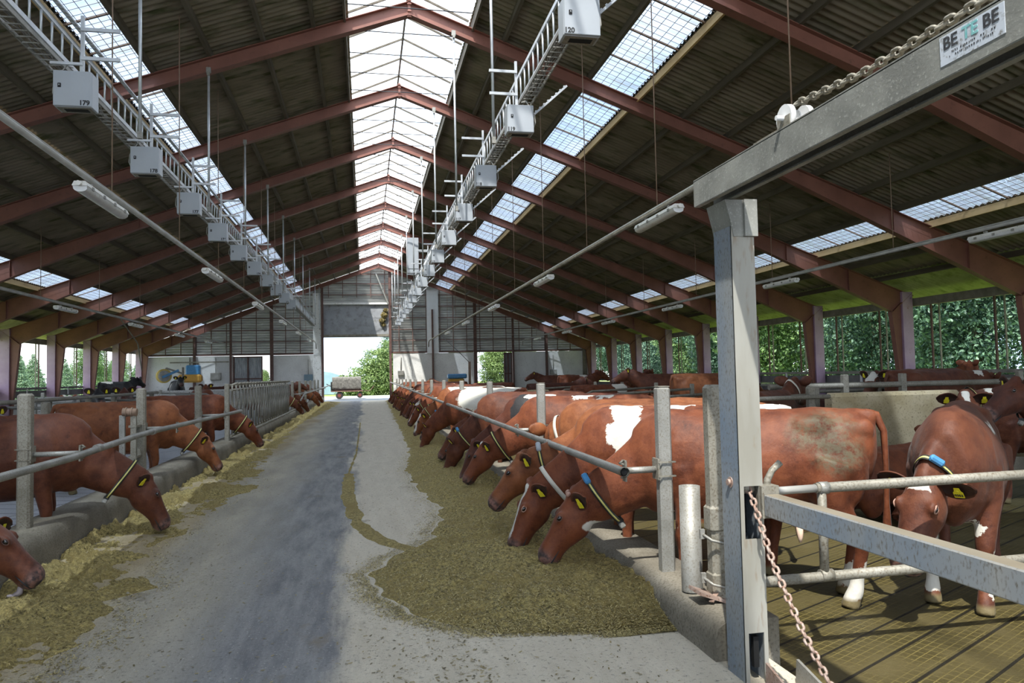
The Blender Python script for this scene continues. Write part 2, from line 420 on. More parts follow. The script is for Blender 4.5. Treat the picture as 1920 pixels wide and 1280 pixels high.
for x in (2.48, -.34):   # deep dark boards beside the ridge opening
    MB().box((x, (Y0 + 55) / 2, roof_z(x) - .06), (.05, 55 - Y0, .30)).build('ridge_board', 'purlin', ceiling, False)
for x in (6.36, 14.1, -5.06, -11.97):
    MB().box((x, (Y0 + 55) / 2, roof_z(x) - .11), (.05, 55 - Y0, .17)).build('timber_purlin', 'timber', ceiling, False)

# skylights: window_1..4 corrugated strips with bird mesh, window_5 the ridge
wn = 0
for x0, x1 in ((5.26, 6.34), (13.2, 14.06), (-4.27, -5.04), (-10.9, -11.94)):
    wn += 1
    s = MB(); roof_sheet(s, x0, x1, 1, z_off=.0)
    win = struct(s.build('window_%d' % wn, 'skylight', fix=False))
    g = MB(); k = 0
    nb = 6 if abs(x1 - x0) > 1 else 5
    for j in range(nb):
        x = x0 + (x1 - x0) * (j + .5) / nb
        g.box((x, (8 + WALL_Y) / 2, roof_z(x) - .05), (.008, WALL_Y - 8, .008))
    y = 8.0; a = (x0, roof_z(x0) - .05); b = (x1, roof_z(x1) - .05)
    while y < WALL_Y:
        g.bar((a[0], y, a[1]), (b[0], y, b[1]), .007, .007); y += .2
    g.build('bird_mesh', 'wire', win, False)
    for i, fy in enumerate(FY):     # timber battens between sheets
        m_ = MB()
        for q in (.25, .5, .75):
            yy = fy - 4.8 * q
            if yy < 7: continue
            m_.bar((a[0], yy, a[1] + .028), (b[0], yy, b[1] + .028), .045, .03)
        if m_.v: m_.build('batten', 'wire', win, False)
wn += 1
rz_apex = 10.32
rg = MB()
rg.grid([[(-.30, Y0, 9.72), (-.30, WALL_Y + .5, 9.72)], [(XR, Y0, rz_apex), (XR, WALL_Y + .5, rz_apex)], [(2.44, Y0, 9.72), (2.44, WALL_Y + .5, 9.72)]], False)
ridge = struct(rg.build('window_5', 'ridge_glass', fix=False))
y = 6.8
bars = MB()
while y < WALL_Y:
    MB().bar((-.28, y, 9.70), (XR, y, rz_apex - .02), .035, .045).bar((XR, y, rz_apex - .02), (2.42, y, 9.70), .035, .045).build('glazing_bar', 'purlin', ridge, False)
    y += 1.2
y = 7.4
while y < WALL_Y:
    MB().tube([(-.28, y, 9.60), (2.42, y, 9.60)], .012, 6).build('tie_rod', 'black', ridge, False); y += 1.2
MB().box((XR, (Y0 + WALL_Y) / 2, rz_apex - .01), (.05, WALL_Y - Y0, .03)).build('ridge_bar', 'steel', ridge, False)

# ---- portal frames
def frame_parts():
    P = []
    def zt(d): return 9.95 - SL * d
    def zb(d): return 9.64 - SL * d if d < 8.2 else (9.64 - SL * 8.2) + (3.42 - (9.64 - SL * 8.2)) * (d - 8.2) / (15.6 - 8.2)
    for sg in (1, -1):
        r = MB(); X = lambda d: XR + sg * d
        ds = [0, 8.2, 15.6]
        web = [(X(d), zt(d) - .01) for d in (0, 16.35)] + [(X(16.35), zt(16.35) - .3)] + [(X(d), zb(d) + .01) for d in ds[::-1]]
        web[2] = (X(16.2), 3.7)
        r.poly(web, 'y', -.006, .006)
        r.poly([(X(0), zt(0)), (X(16.4), zt(16.4)), (X(16.4), zt(16.4) - .018), (X(0), zt(0) - .018)], 'y', -.1, .1)
        for a, b in ((0, 8.2), (8.2, 15.6)):
            r.poly([(X(a), zb(a) + .018), (X(b), zb(b) + .018), (X(b), zb(b)), (X(a), zb(a))], 'y', -.1, .1)
        for d in (11.95, 8.2, 14.1):
            r.box((X(d), 0, (zt(d) + zb(d)) / 2), (.015, .17, zt(d) - zb(d) - .04))
        P.append(('rafter', r, 'paint'))
        cb = MB(); cb.box((X(16.17), 0, 1.98), (.38, .20, 4.16), bev=.01)
        P.append(('column_post', cb, 'paint_col'))
        c = MB()
        c.poly([(X(15.99), 3.75), (X(15.99), -.1), (X(15.97), -.1), (X(15.6), 3.42)], 'y', -.006, .006)
        c.poly([(X(15.6), 3.42), (X(15.97), -.1), (X(15.95), -.1), (X(15.58), 3.42)], 'y', -.095, .095)
        c.poly([(X(15.6), 3.40), (X(16.36), 4.05), (X(16.36), 4.02), (X(15.6), 3.37)], 'y', -.1, .1)
        P.append(('column_haunch', c, 'paint'))
    a = MB(); a.box((XR, -.06, 9.78), (.06, .10, .42)); a.tube([(XR, -.08, 9.57), (XR, -.08, 9.63)], .05, 6)
    for z in (9.62, 9.7, 9.86, 9.94): a.box((XR, -.13, z), (.09, .03, .02))
    P.append(('ridge_plate', a, 'paint'))
    return P
first = None
for k, fy in enumerate(FY):
    lab = 'red oxide steel portal frame spanning the barn, %s from the camera' % ORD[k]
    if first is None:
        first = thing('portal_frame', lab, 'roof frame', (0, fy, 0), group='steel portal frames')
        for nm, mb, m_ in frame_parts(): mb.build(nm, m_, first)
    else:
        dup(first, (0, fy, 0), 0, lab)

# ---- side walls
def side_wall(sg, name):
    X = XR + sg * 16.45
    wall = MB().box((X, (Y0 + 55) / 2, .45), (.14, 55 - Y0, 1.1))
    w_ = struct(wall.build(name, 'concrete_light' if sg < 0 else 'grey_wood'))
    MB().box((X, (Y0 + 55) / 2, 1.47), (.16, 55 - Y0, .10)).build('sill_rail', 'steel' if sg > 0 else 'grey_wood', w_)
    MB().box((X, (Y0 + 55) / 2, 1.22), (.05, 55 - Y0, .30)).build('sill_board', 'grey_wood', w_)
    MB().box((X + sg * .02, (Y0 + 55) / 2, 3.72), (.12, 55 - Y0, .26)).build('eave_beam', 'steel_old', w_)
    for k in range(-1, 10):
        fy = FY[0] + 4.8 * k
        for q in (.16, .23, .66, .73):
            y = fy - 4.8 * q
            if y > WALL_Y - .3: continue
            MB().box((X, y, 2.5), (.05, .05 if q in (.16, .66) else .03, 2.2)).build('mullion', 'steel_old' if q in (.23, .73) else 'brown_steel', w_)
    for k in range(-1, 10):
        MB().box((X - sg * .09, FY[0] + 4.8 * k - 2.2, 1.30), (.03, .10, .34)).build('batten', 'white', w_)
    return w_
side_wall(1, 'wall_right'); side_wall(-1, 'wall_left')

# ---- end wall
wb = MB()
for x0, x1 in ((-15.2, -9.05), (-6.6, -3.62), (2.05, 8.29), (10.95, 17.4)):
    wb.box(((x0 + x1) / 2, WALL_Y + .1, 1.69), (x1 - x0, .2, 3.38))
wall_back = struct(wb.build('wall_back', 'concrete_light'))
# louvre boards, clipped by the roof slope and by the door head
def slat_span(z):
    h = (9.93 - z) / SL
    return max(XR - h, -15.2), min(XR + h, 17.4)
lou = MB(); z = 3.5
R = Matrix.Rotation(math.radians(24), 3, 'X')
while z < 9.75:
    a, b = slat_span(z + .1)
    spans = [(a, b)] if z > 7.0 else [(a, -2.9), (1.8, b)]
    for s0, s1 in spans:
        if s1 - s0 > .1: lou.box(((s0 + s1) / 2, WALL_Y + .14, z), (s1 - s0, .02, .185), R)
    z += .18
lou.build('louvre_boards', 'slat', wall_back)
grid = MB()
for z in (3.45, 4.35, 5.15, 6.0, 6.85, 7.7, 8.5, 9.2):
    a, b = slat_span(z + .1)
    for s0, s1 in ([(a, b)] if z > 7.5 else [(a, -2.9), (1.8, b)]):
        grid.box(((s0 + s1) / 2, WALL_Y + .0, z), (s1 - s0, .05, .12 if z < 3.5 else .06))
x = -14.5
while x < 17.3:
    zt = 9.9 - SL * abs(x - XR)
    zl = 7.5 if -2.9 < x < 1.8 else 3.4
    if zt - zl > .2: grid.box((x, WALL_Y - .01, (zt + zl) / 2), (.05, .05, zt - zl))
    x += 1.0
grid.build('louvre_frame', 'brown_steel', wall_back)
for x, wd in ((-11.6, .16), (-9.2, .14), (-6.45, .22), (-2.95, .16), (1.86, .18), (4.95, .12), (8.12, .22), (11.0, .14), (13.6, .16), (16.6, .3)):
    zt = 9.9 - SL * abs(x - XR)
    MB().box((x, WALL_Y - .12, zt / 2 if x != 4.95 else 3.3), (wd, .2, zt if x != 4.95 else 6.6)).build('post', 'brown_steel' if wd < .3 else 'concrete', wall_back)
MB().box((-3.32, WALL_Y - .02, 3.9), (.55, .3, 7.8)).build('pillar', 'concrete_light', wall_back)
MB().box((4.97, WALL_Y - .03, 5.7), (.85, .12, 4.7)).build('pale_board', 'white', wall_back)
MB().box((-.55, WALL_Y + .05, 5.85), (4.7, .12, 2.5)).build('lintel_panel', 'lintel', wall_back)
MB().box((-.55, WALL_Y - .05, 7.05), (4.7, .25, .14)).build('ledge', 'concrete_light', wall_back)
MB().box((-.55, WALL_Y - .05, 4.72), (4.7, .2, .16)).build('door_track', 'steel_old', wall_back)
MB().bar((.85, WALL_Y - .2, 9.3), (1.75, WALL_Y - .2, 7.0), .09, .09).build('brace', 'steel', wall_back)
MB().tube([(-11.9, WALL_Y - .1, 3.3), (-11.9, WALL_Y - .1, 1.7)], .04, 6).build('down_pipe', 'steel_old', wall_back)
for i, (x0, x1, m_) in enumerate(((-9.0, -7.1, 'door_metal'), (10.3, 10.85, 'grey_wood'))):
    P = []; n = int((x1 - x0) / .03)
    mb = MB()
    mb.grid([[(x0 + (x1 - x0) * j / n, WALL_Y - .16 + .02 * math.sin(j * 1.4), zz) for j in range(n + 1)] for zz in (.1, 3.3)])
    d = struct(mb.build('door_%d' % (i + 1), m_, fix=False))
    fr = MB()
    for xx in (x0, (x0 + x1) / 2, x1): fr.box((xx, WALL_Y - .2, 1.7), (.09, .06, 3.25))
    for zz in (.15, 1.75, 3.28): fr.box(((x0 + x1) / 2, WALL_Y - .2, zz), (x1 - x0, .06, .09))
    fr.build('door_frame', 'brown_steel', d)

# ---- floors and outside ground
def plane(name, x0, x1, y0, y1, z, m_, par=None):
    return MB().add([(x0, y0, z), (x1, y0, z), (x1, y1, z), (x0, y1, z)], [(0, 1, 2, 3)]).build(name, m_, par)
ZC = -.06        # cow walkway level
struct(plane('floor', -2.9, 2.25, Y0, WALL_Y, 0, 'floor'))
struct(plane('floor', 2.25, 17.5, Y0, WALL_Y, ZC, 'floor_right'))
struct(plane('floor', -15.4, -2.9, Y0, WALL_Y, ZC, 'floor_left'))
struct(plane('ground', -60, 60, WALL_Y, 71, -.02, 'yard'))
struct(plane('ground', -140, 140, 71, 220, -.03, 'grass'))
struct(plane('ground', 17.5, 140, Y0, 71, -.06, 'grass'))
struct(plane('ground', -140, -15.4, Y0, 71, -.06, 'grass'))

# raised cubicle beds
struct(MB().box((10.6, 25.0, .06), (7.0, 29.6, .24)).build('trim_1', 'concrete'))
struct(MB().box((-11.2, 28.0, .12), (6.4, 23.0, .36)).build('trim_2', 'concrete'))
# ================================================================== services under the roof
def cable_tray(x, ztop, zbot, ztray, side, label, y0, y1):
    """vertical ladder tray with a wire basket of cables under it"""
    t = thing('cable_tray', label, 'cable tray', (x, 0, 0), group='cable trays under the roof')
    MB().box((0, (y0 + y1) / 2, ztop), (.03, y1 - y0, .06)).build('top_rail', 'steel_bright', t)
    MB().box((0, (y0 + y1) / 2, zbot), (.03, y1 - y0, .06)).build('bottom_rail', 'steel_bright', t)
    rest = MB(); y = y0 + .1; n = 0; proto = None
    while y < y1:
        if n < 100:
            if proto is None:
                proto = MB().tube([(0, 0, zbot), (0, 0, ztop)], .014, 6).build('rung', 'steel_bright', t); proto.location = (0, y, 0)
            else:
                r = proto.copy(); COL.objects.link(r); r.parent = t; r.location = (0, y, 0)
        else: rest.box((0, y, (ztop + zbot) / 2), (.025, .025, ztop - zbot))
        y += .3; n += 1
    if rest.v: rest.build('rungs', 'steel_bright', t)['kind'] = 'stuff'
    b = MB(); xx = 0
    for dx in (-.1, .1): b.box((xx + dx, (y0 + y1) / 2, ztray + .02), (.015, y1 - y0, .05))
    y = y0
    while y < y1: b.box((xx, y, ztray), (.2, .012, .012)); y += .15
    b.build('wire_basket', 'steel', t)
    c = MB(); rnd = random.Random(5)
    for k in range(9):
        pts = []; y = y0
        while y <= y1 + .01:
            pts.append((xx + rnd.uniform(-.085, .085), y, ztray + .03 + rnd.uniform(0, .05) )); y += .6
        c.tube(pts, .009, 4)
    c.build('cables', 'pipe_grey', t)['kind'] = 'stuff'
    s = MB(); y = y0
    while y < y1:
        s.box((-side * .12, y + .06, ztop + .12), (.05, .075, .02)); s.box((-side * .145, y + .05, ztop + .12), (.004, .1, .02)); s.box((-side * .095, y + .05, ztop + .12), (.004, .1, .02)); y += .1
    if side < 0: s.build('perforated_strip', 'steel_bright', t)
    return t
cable_tray(2.5, 6.46, 6.04, 5.84, 1, 'galvanised ladder cable tray right of the ridge, carrying boxes 120 downwards', 6.5, 54.5)
cable_tray(-3.55, 5.93, 5.60, 5.40, -1, 'galvanised ladder cable tray left of the ridge, carrying boxes 179 downwards', 6.0, 54.5)

def switch_box(num, side, loc, label):
    t = thing('switch_box', label, 'switch box', loc, group='numbered boxes on the %s cable tray' % ('right' if side > 0 else 'left'))
    W, Dp, Hh = .40, .22, .41
    MB().box((0, .02, 0), (W, Dp, Hh), bev=.008).build('enclosure', 'box', t)
    d = MB().box((0, -Dp / 2 + .006, .0), (W - .006, .03, Hh - .006), bev=.006).build('door', 'box', t)
    k = MB().box((-.13, -Dp / 2 - .012, .03), (.036, .012, .05), bev=.004).build('lock', 'black', d)
    MB().ball((-.13, -Dp / 2 - .02, .033), .008, 6, 4).build('lock_cylinder', 'steel_bright', d)
    MB().box((.01, .02, -Hh / 2 - .002), (.25, .09, .01)).build('bottom_slot', 'dark', t)
    MB().box((0, .02, -Hh / 2 + .003), (W - .05, Dp - .04, .012)).build('bottom_plate', 'steel_old', t)
    if num: text_mesh(str(num), .075, 'tag_ink', d, (.13 if side < 0 else -.145, -Dp / 2 - .0105, -.165), (PI / 2, 0, 0), 'number', .003)
    up = MB(); ux = -.03 if side > 0 else .06
    up.box((ux, .03, .55), (.036, .036, .72)); a = MB()
    up.build('bracket_upright', 'steel_bright', t)
    s = -side
    for z in (.40, .74):
        MB().box((ux + s * .20, 0, z), (.42, .03, .04)).build('bracket_arm', 'steel_bright', t)
    if side < 0: MB().box((ux - .16, 0, .33), (.34, .03, .03)).build('bracket_arm', 'steel_bright', t)
    c = MB(); pts = [(side * .2, .05, .2), (side * .25, .05, .12), (side * .26, .05, .0), (side * .22, .05, -.1)]
    c.tube([(side * .05, .05, .3)] + [(side * .12, .06, .33)] + pts, .009, 5); c.build('cable_loop', 'pipe_grey', t)
    if side > 0:
        st = MB().bar((.20, .12, .10), (.78, .12, .62), .045, .03)
        for q in range(9):
            f_ = (q + .5) / 9; st.box((.20 + .58 * f_ - .016, .12 - .024, .10 + .52 * f_ + .012), (.03, .004, .018), Matrix.Rotation(-.73, 3, 'Y'))
        st.build('perforated_strut', 'steel_bright', t)
    return t
for i in range(15):
    switch_box(120 - i, 1, (2.3, 7.49 + 3.16 * i, 5.42), 'grey switch box numbered %d under the right cable tray' % (120 - i) if i < 4 else 'small grey switch box, %s from the camera under the right cable tray' % ORD[i])
b = thing('switch_box', 'tall narrow grey cabinet above the row of right hand switch boxes', 'switch box', (2.2, 33.5, 7.1))
MB().box((0, 0, 0), (.5, .25, 1.6), bev=.01).build('enclosure', 'box', b)
MB().box((0, -.135, 0), (.46, .02, 1.2), bev=.005).build('door', 'box', b)
MB().box((.35, 0, .2), (.7, .03, .04)).build('bracket_arm', 'steel_bright', b)
for i in range(10):
    switch_box(179 - i, -1, (-3.22, 9.2 + 2.82 * i, 5.0), 'grey switch box numbered %d under the left cable tray' % (179 - i) if i < 3 else 'small grey switch box, %s from the camera under the left cable tray' % ORD[i])

def hanger(x, y, zt, zb, label, group):
    t = thing('hanger_rod', label, 'hanger rod', (x, y, zb), group=group)
    MB().tube([(0, 0, 0), (0, 0, zt - zb)], .024, 8).build('rod', 'steel_bright', t)
    MB().box((0, 0, zt - zb), (.09, .05, .12)).box((0, -.03, zt - zb - .08), (.05, .05, .08)).build('beam_clamp', 'steel', t)
    MB().box((0, 0, .03), (.06, .06, .10)).build('tray_clamp', 'steel', t)
for k, fy in enumerate(FY):
    hanger(2.03, fy - .12, 9.27, 5.3, 'pale steel hanger rod down to the right cable tray, %s from the camera' % ORD[k], 'hanger rods of the right tray')
    hanger(-3.12, fy - .12, 8.12, 5.16, 'pale steel hanger rod down to the left cable tray, %s from the camera' % ORD[k], 'hanger rods of the left tray')

# ---- lamp pipes, wires and lamps
def lamp(x, y, z, label, group, ry):
    t = thing('tube_lamp', label, 'lamp', (x, y, z), group=group)
    hs = MB(); L = 1.58
    hs.poly([(-.085, .0), (.085, .0), (.06, .055), (-.06, .055)], 'y', -L / 2, L / 2)
    hs.build('housing', 'lamp_housing', t)
    P = []
    for j in range(9):
        a = PI * j / 8
        P.append([(-.08 * math.cos(a), yy, -.068 * math.sin(a) ** .7) for yy in (-L / 2 + .02, -L / 2 + .05, 0, L / 2 - .05, L / 2 - .02)])
    d = MB().grid(P)
    n = 9
    for e in (0, 4): d.add([P[j][e] for j in range(9)], [list(range(9))])
    d.build('diffuser', 'lamp_glass', t)
    for q in (-.6, -.2, .2, .6):
        for s in (-1, 1): MB().box((s * .088, q, .0), (.014, .05, .04)).build('clip', 'steel', t)
    MB().tube([(0, -L / 2 - .05, .02), (0, -L / 2, .02)], .03, 8).build('cable_gland', 'lamp_housing', t)
    MB().box((0, .45, .075), (.05, .05, .05)).box((0, -.45, .075), (.05, .05, .05)).build('pipe_bracket', 'steel', t)
    return t
runs = ((4.4, 3.0, 52.0, [10.55, 17.9, 25.2, 32.5, 39.8], 'right inner lamp pipe', .0, 'steel_old'),
        (-3.25, 3.0, 52.6, [10.2, 17.2, 24.3, 31.5, 38.8, 46], 'left inner lamp pipe', .0, 'pipe_grey'),
        (11.1, 3.0, 52.0, [11.0, 18.25, 25.5, 32.8, 40, 47.2], 'right outer lamp pipe', .0, 'pipe_grey'),
        (-9.1, 3.0, 52.5, [18.0, 25.3, 32.5, 39.8, 46.8], 'left outer lamp pipe', .0, 'pipe_grey'))
for x, y0, y1, ls, nm, _, pm in runs:
    t = thing('lamp_pipe', 'long thin conduit pipe hung below the roof, the %s' % nm, 'pipe', (x, 0, 4.12), group='conduit pipes carrying the lamps')
    MB().tube([(0, y0, 0), (0, y1 - .9, 0), (0, y1 - .25, -.06), (0, y1, -.4)], .035, 8).build('pipe', pm, t)
    c = MB()
    y = y0 + 1.2
    MB().tube([(.0, y0, .045), (0, y1 - .9, .045)], .012, 5).build('cable', 'lamp_housing' if pm == 'steel_old' else 'pipe_grey', t)
    for i, ly in enumerate(ls):
        lamp(x, ly, 4.02 - .05, 'pale fluorescent tube lamp, %s from the camera on the %s' % (ORD[i], nm), 'tube lamps', 0)
    for i in range(11):
        yy = 6.9 + 3.65 * i if abs(x) < 5 else FY[0] - 2.4 + 4.8 * i
        if yy > 50: continue
        ww = MB().tube([(0, 0, 0), (.0, 0, roof_z(x) - .2 - 4.15)], .009, 5).build('suspension_wire', 'wire')
        ww.location = (x, yy, 4.15)
        tag(ww, 'thin brown suspension wire from roof to %s, %s from the camera' % (nm, ORD[i]), 'wire', 'suspension wires of the lamp pipes')
g = MB().tube([(-9.1, 30.5, 4.1), (-10.0, 36, 3.4), (-12.3, 45, 2.35)], .03, 6).build('slack_cable', 'steel_old')
tag(g, 'slack pale cable drooping from the left outer lamp pipe towards the cow brush', 'cable')
# ================================================================== feed fences, kerbs, silage, gate
def kerb(x0, x1, zt, y0, y1, label):
    s = 1 if x1 > x0 else -1; mb = MB(); rn = random.Random(int(abs(x0) * 100))
    n = int((y1 - y0) / .25); P = []
    for j in range(n + 1):
        y = y0 + (y1 - y0) * j / n; w_ = lambda a: rn.uniform(-a, a)
        P.append([(x0 + w_(.006), y, -.08), (x0 + w_(.006), y, zt * .5), (x0 + s * .02 + w_(.008), y, zt - .045 + w_(.008)), (x0 + s * .07 + w_(.01), y, zt - .008 + w_(.004)), (x0 + s * .16, y, zt + w_(.003)), (x1, y, zt + w_(.003)), (x1, y, -.10)])
    mb.grid(P)
    for e in (0, n): mb.add(P[e], [list(range(7))])
    return tag(mb.build('feed_kerb', 'concrete'), label, 'kerb')
kerb(1.93, 2.33, .22, 3.98, 54.3, 'low worn concrete kerb along the right feed fence')
kerb(-2.85, -3.26, .33, 4.0, 54.3, 'taller concrete kerb along the left feed fence')

def post_clamp(t, z, rx, name='clamp'):
    """U-bolts, plate and stub pipe reaching out to the rail at local x = rx"""
    s = 1 if rx > 0 else -1
    c = MB()
    for dz in (-.045, .055):
        c.tube([(s * .062, -.06, dz + z), (-s * .062, -.06, dz + z), (-s * .062, .06, dz + z), (s * .062, .06, dz + z)], .007, 6, closed=True)
    c.box((s * .062, 0, z + .005), (.012, .11, .15))
    cl = c.build(name, 'steel_old', t)
    MB().tube([(s * .06, 0, z), (rx - s * .03, 0, z)], .024, 10).build('stub_pipe', 'steel', t)
    r = MB(); r.tube([(rx, 0, z - .05), (rx - s * .028, 0, z - .04), (rx - s * .036, 0, z), (rx - s * .028, 0, z + .045), (rx, 0, z + .05)], .008, 6)
    r.box((rx - s * .03, .0, z), (.014, .06, .15)); r.tube([(rx + s * .01, .0, z + .05), (rx - s * .02, .0, z + .075)], .009, 6)
    r.build('rail_bracket', 'steel_old', t)
RAIL_R = lambda y: .945 + .0072 * (y - 5)
for k in range(13):
    y = 5.1 + 3.8 * k
    t = thing('feed_fence_post', 'square steel post of the right feed fence, %s from the camera' % ORD[k], 'post', (2.12, y, .19), group='posts of the right feed fence')
    MB().box((0, 0, .675), (.098, .098, 1.35), bev=.016).build('post', 'steel', t)
    MB().box((0, 0, 1.352), (.085, .085, .006)).build('cap', 'steel_old', t)
    post_clamp(t, RAIL_R(y) - .19, -.33)
r = MB(); r.tube([(1.79, 5.02, RAIL_R(5)), (1.79, 53.5, RAIL_R(53.5))], .031, 12, cap=False)
rt = r.build('neck_rail', 'steel')
MB().tube([(1.79, 5.015, RAIL_R(5)), (1.79, 5.05, RAIL_R(5))], .036, 14, cap=False).build('collar_ring', 'steel_old', rt)
MB().tube([(1.79, 5.03, RAIL_R(5)), (1.79, 5.10, RAIL_R(5))], .022, 12).build('bore', 'dark', rt)
for k in range(1, 8): MB().tube([(1.79, 5.1 + 3.8 * k - 1.7, RAIL_R(3.4 + 3.8 * k)), (1.79, 5.1 + 3.8 * k - 1.6, RAIL_R(3.5 + 3.8 * k))], .036, 12).build('sleeve', 'steel', rt)
tag(rt, 'long horizontal neck rail of the right feed fence, its open end nearest', 'rail')

for k, (y, b) in enumerate(((7.68, 0), (11.33, 0), (14.98, 0), (33.6, 0), (37.3, 0), (40.9, 0), (44.6, 0), (48.2, 0), (51.8, 0))):
    t = thing('feed_fence_post', 'square weathered post of the left feed fence, %s from the camera' % ORD[k], 'post', (-3.1, y, .30), group='posts of the left feed fence')
    MB().box((0, 0, .63), (.115, .115, 1.28), bev=.02).build('post', 'steel_old', t)
    post_clamp(t, .70, .50)
r = MB(); r.tube([(-2.6, y_, z_) for y_, z_ in ((3.6, .98), (7.4, .985), (9.2, 1.03), (10.0, 1.04), (16.7, 1.0))], .034, 12)
rt = r.build('neck_rail', 'steel')
for y in (8.0, 9.95, 12.6): MB().tube([(-2.6, y, 1.01 if y < 9 else 1.035), (-2.6, y + .1, 1.012 if y < 9 else 1.035)], .04, 12).build('sleeve', 'steel', rt)
tag(rt, 'near slightly bent neck rail of the left feed fence, ending before the headlocks', 'rail')
r = MB(); r.tube([(-2.55, 31.2, .80), (-2.6, 33.6, 1.0), (-2.6, 44, 1.05), (-2.55, 53.2, 1.12), (-2.4, 54.2, 1.2)], .034, 10)
tag(r.build('neck_rail', 'steel'), 'far neck rail of the left feed fence, beyond the headlocks', 'rail')
# half gate post with wrapped strap beside the second left post
t = thing('gate_stub', 'half length gate bar clamped beside the second left fence post, black strap rolled on top', 'gate post', (-3.1, 11.05, .35))
MB().box((-.02, 0, .50), (.07, .05, .80)).build('flat_bar', 'steel_old', t)
MB().box((-.17, .02, .48), (.07, .05, .75)).build('angle_bar', 'steel', t)
MB().box((-.03, .12, .70), (.10, .3, .03)).box((-.03, .12, .28), (.10, .3, .03)).build('bracket', 'steel_old', t)
w1 = MB(); w1.tube([(-.16, 0, .90), (.02, 0, .89)], .055, 12); w1.tube([(-.12, 0, .90), (-.105, 0, .90)], .066, 12); w1.tube([(-.05, 0, .895), (-.03, 0, .895)], .066, 12)
w1.build('strap_roll', 'wire', t)

# headlocks
t = thing('headlock_panel', 'panel of self locking head gates on the left kerb with many upright bars', 'headlock panel', (-3.0, 0, .32))
for y in (17.4, 23.7, 30.0): MB().box((0, y, .62), (.10, .10, 1.28), bev=.014).build('end_post', 'steel_old', t)
MB().tube([(0, 17.4, 1.22), (0, 30, 1.22)], .032, 8).build('top_pipe', 'steel_old', t)
MB().tube([(.10, 17.4, 1.12), (.10, 30, 1.12)], .026, 8).build('locking_pipe', 'steel_old', t)
MB().tube([(.06, 17.4, .10), (.06, 30, .10)], .032, 8).build('bottom_pipe', 'steel_old', t)
MB().tube([(.30, 18.3, .12), (.34, 30, .16)], .034, 8).build('kerb_pipe', 'steel_old', t)
k = 0
for i in range(24):
    y = 17.75 + i * .52
    MB().tube([(.05, y, .1), (.05, y, .55), (.07, y - .015, .68), (.05, y, .85), (.05, y, 1.22)], .024, 7).build('upright_bar', 'steel_old', t)
    MB().tube([(.10, y + .24, .1), (.10, y + .24, .6), (.14, y + .19, .78), (.12, y + .14, 1.16)], .022, 7).build('swing_bar', 'steel', t)
    MB().tube([(.02, y, 1.22), (.16, y + .1, 1.27)], .03, 7).build('latch', 'steel_old', t)

# ---- silage
def silage_bed(edge, kerb_x, zmax, y0, y1, seed, label, patchy=0):
    """edge: list of (y, x of the outer border); heap rises towards the kerb"""
    ys = [e[0] for e in edge]; xs = [e[1] for e in edge]
    YS = [y0]
    while YS[-1] < y1: YS.append(YS[-1] + (.022 if YS[-1] < 9 else .045 if YS[-1] < 16 else .12))
    mcols = 80; P = []
    for y in YS:
        xe = np.interp(y, ys, xs)
        sgn = 1 if kerb_x > xe else -1
        xe = xe + sgn * (.16 * mnoise.noise((y * 1.3, seed, 0)) + .10 * mnoise.noise((y * 4.1, seed, 3)) - .05)
        row = []
        end = min(1, (y - y0) / .5) * min(1, (y1 - y) / .5)
        for c in range(mcols + 1):
            q = c / mcols; x = xe + (kerb_x - xe) * q
            h = zmax * (q ** 1.15 * (2 - q) * .95) * (.55 + .6 * (.5 + .5 * mnoise.noise((x * 1.7, y * 1.2, seed)))) * (1 if q < .6 else 1 - .25 * (q - .6))
            if patchy:
                pn = mnoise.noise((x * 2.1, y * .9, seed + 7)) + .6 * mnoise.noise((x * 5, y * 3.2, seed + 2)) + .35 * mnoise.noise((x * 13, y * 11, 2))
                h = h * min(1, max(0, .5 + pn * 2.2)) - (.012 if pn < -.16 else 0)
            h += .042 * (.4 if patchy else 1) * mnoise.noise((x * 9, y * 9, seed)) * min(1, q * 5) + (.020 * mnoise.noise((x * 21, y * 21, seed)) + .013 * mnoise.noise((x * 44, y * 44, 1))) * min(1, q * 8)
            row.append((x, y, (h * end if q > 0 else -.004) + .002 - .015 * (q < .02)))
        P.append(row)
    o = MB().grid(P).build('silage', 'silage', fix=False)
    tag(o, label, 'silage', kind='stuff')
    # loose fragments on and around the heap
    rn = np.random.default_rng(seed); V = []; F = []
    return o, P
def fragments(P, count, seed, par, spread, mname, y_bias=2.2, name='loose_straw', size=.02):
    rn = np.random.default_rng(seed); n = len(P); m_ = len(P[0]); V = []; F = []
    for k in range(count):
        j = int((rn.random() ** y_bias) * (n - 2)); c = int(rn.random() * (m_ - 1))
        p = Vector(P[j][c])
        if rn.random() < .22:
            p = Vector(P[j][0]); s = -1 if P[j][-1][0] > p.x else 1
            p.x += s * abs(rn.normal()) * spread; p.z = .004
        else: p.z += .006
        p.y += rn.uniform(-.05, .05)
        a = rn.random() * 2 * PI; L = size * (.4 + rn.random() ** 2 * 1.6); w_ = size * .36
        u = Vector((math.cos(a), math.sin(a), rn.uniform(-.35, .5))) * L; v = Vector((-math.sin(a), math.cos(a), rn.uniform(-.3, .3))) * w_
        o = len(V); V += [p - u - v, p + u - v, p + u + v, p - u + v]; F.append((o, o + 1, o + 2, o + 3))
    me = bpy.data.meshes.new(name); me.from_pydata([tuple(v) for v in V], [], F); me.update(); me.materials.append(M[mname])
    link(name, me, par)
eR = [(4.6, 1.7), (4.75, .85), (5.2, .38), (5.8, .12), (6.4, .03), (7.0, .25), (7.8, .75), (8.9, .93), (10.5, .82), (13.4, .72), (16, .95), (18.8, 1.04), (28, 1.18), (44, 1.4), (53, 1.5)]
oR, PR = silage_bed(eR, 1.95, .20, 4.55, 52.5, 3, 'long heap of chopped green brown silage along the right kerb')
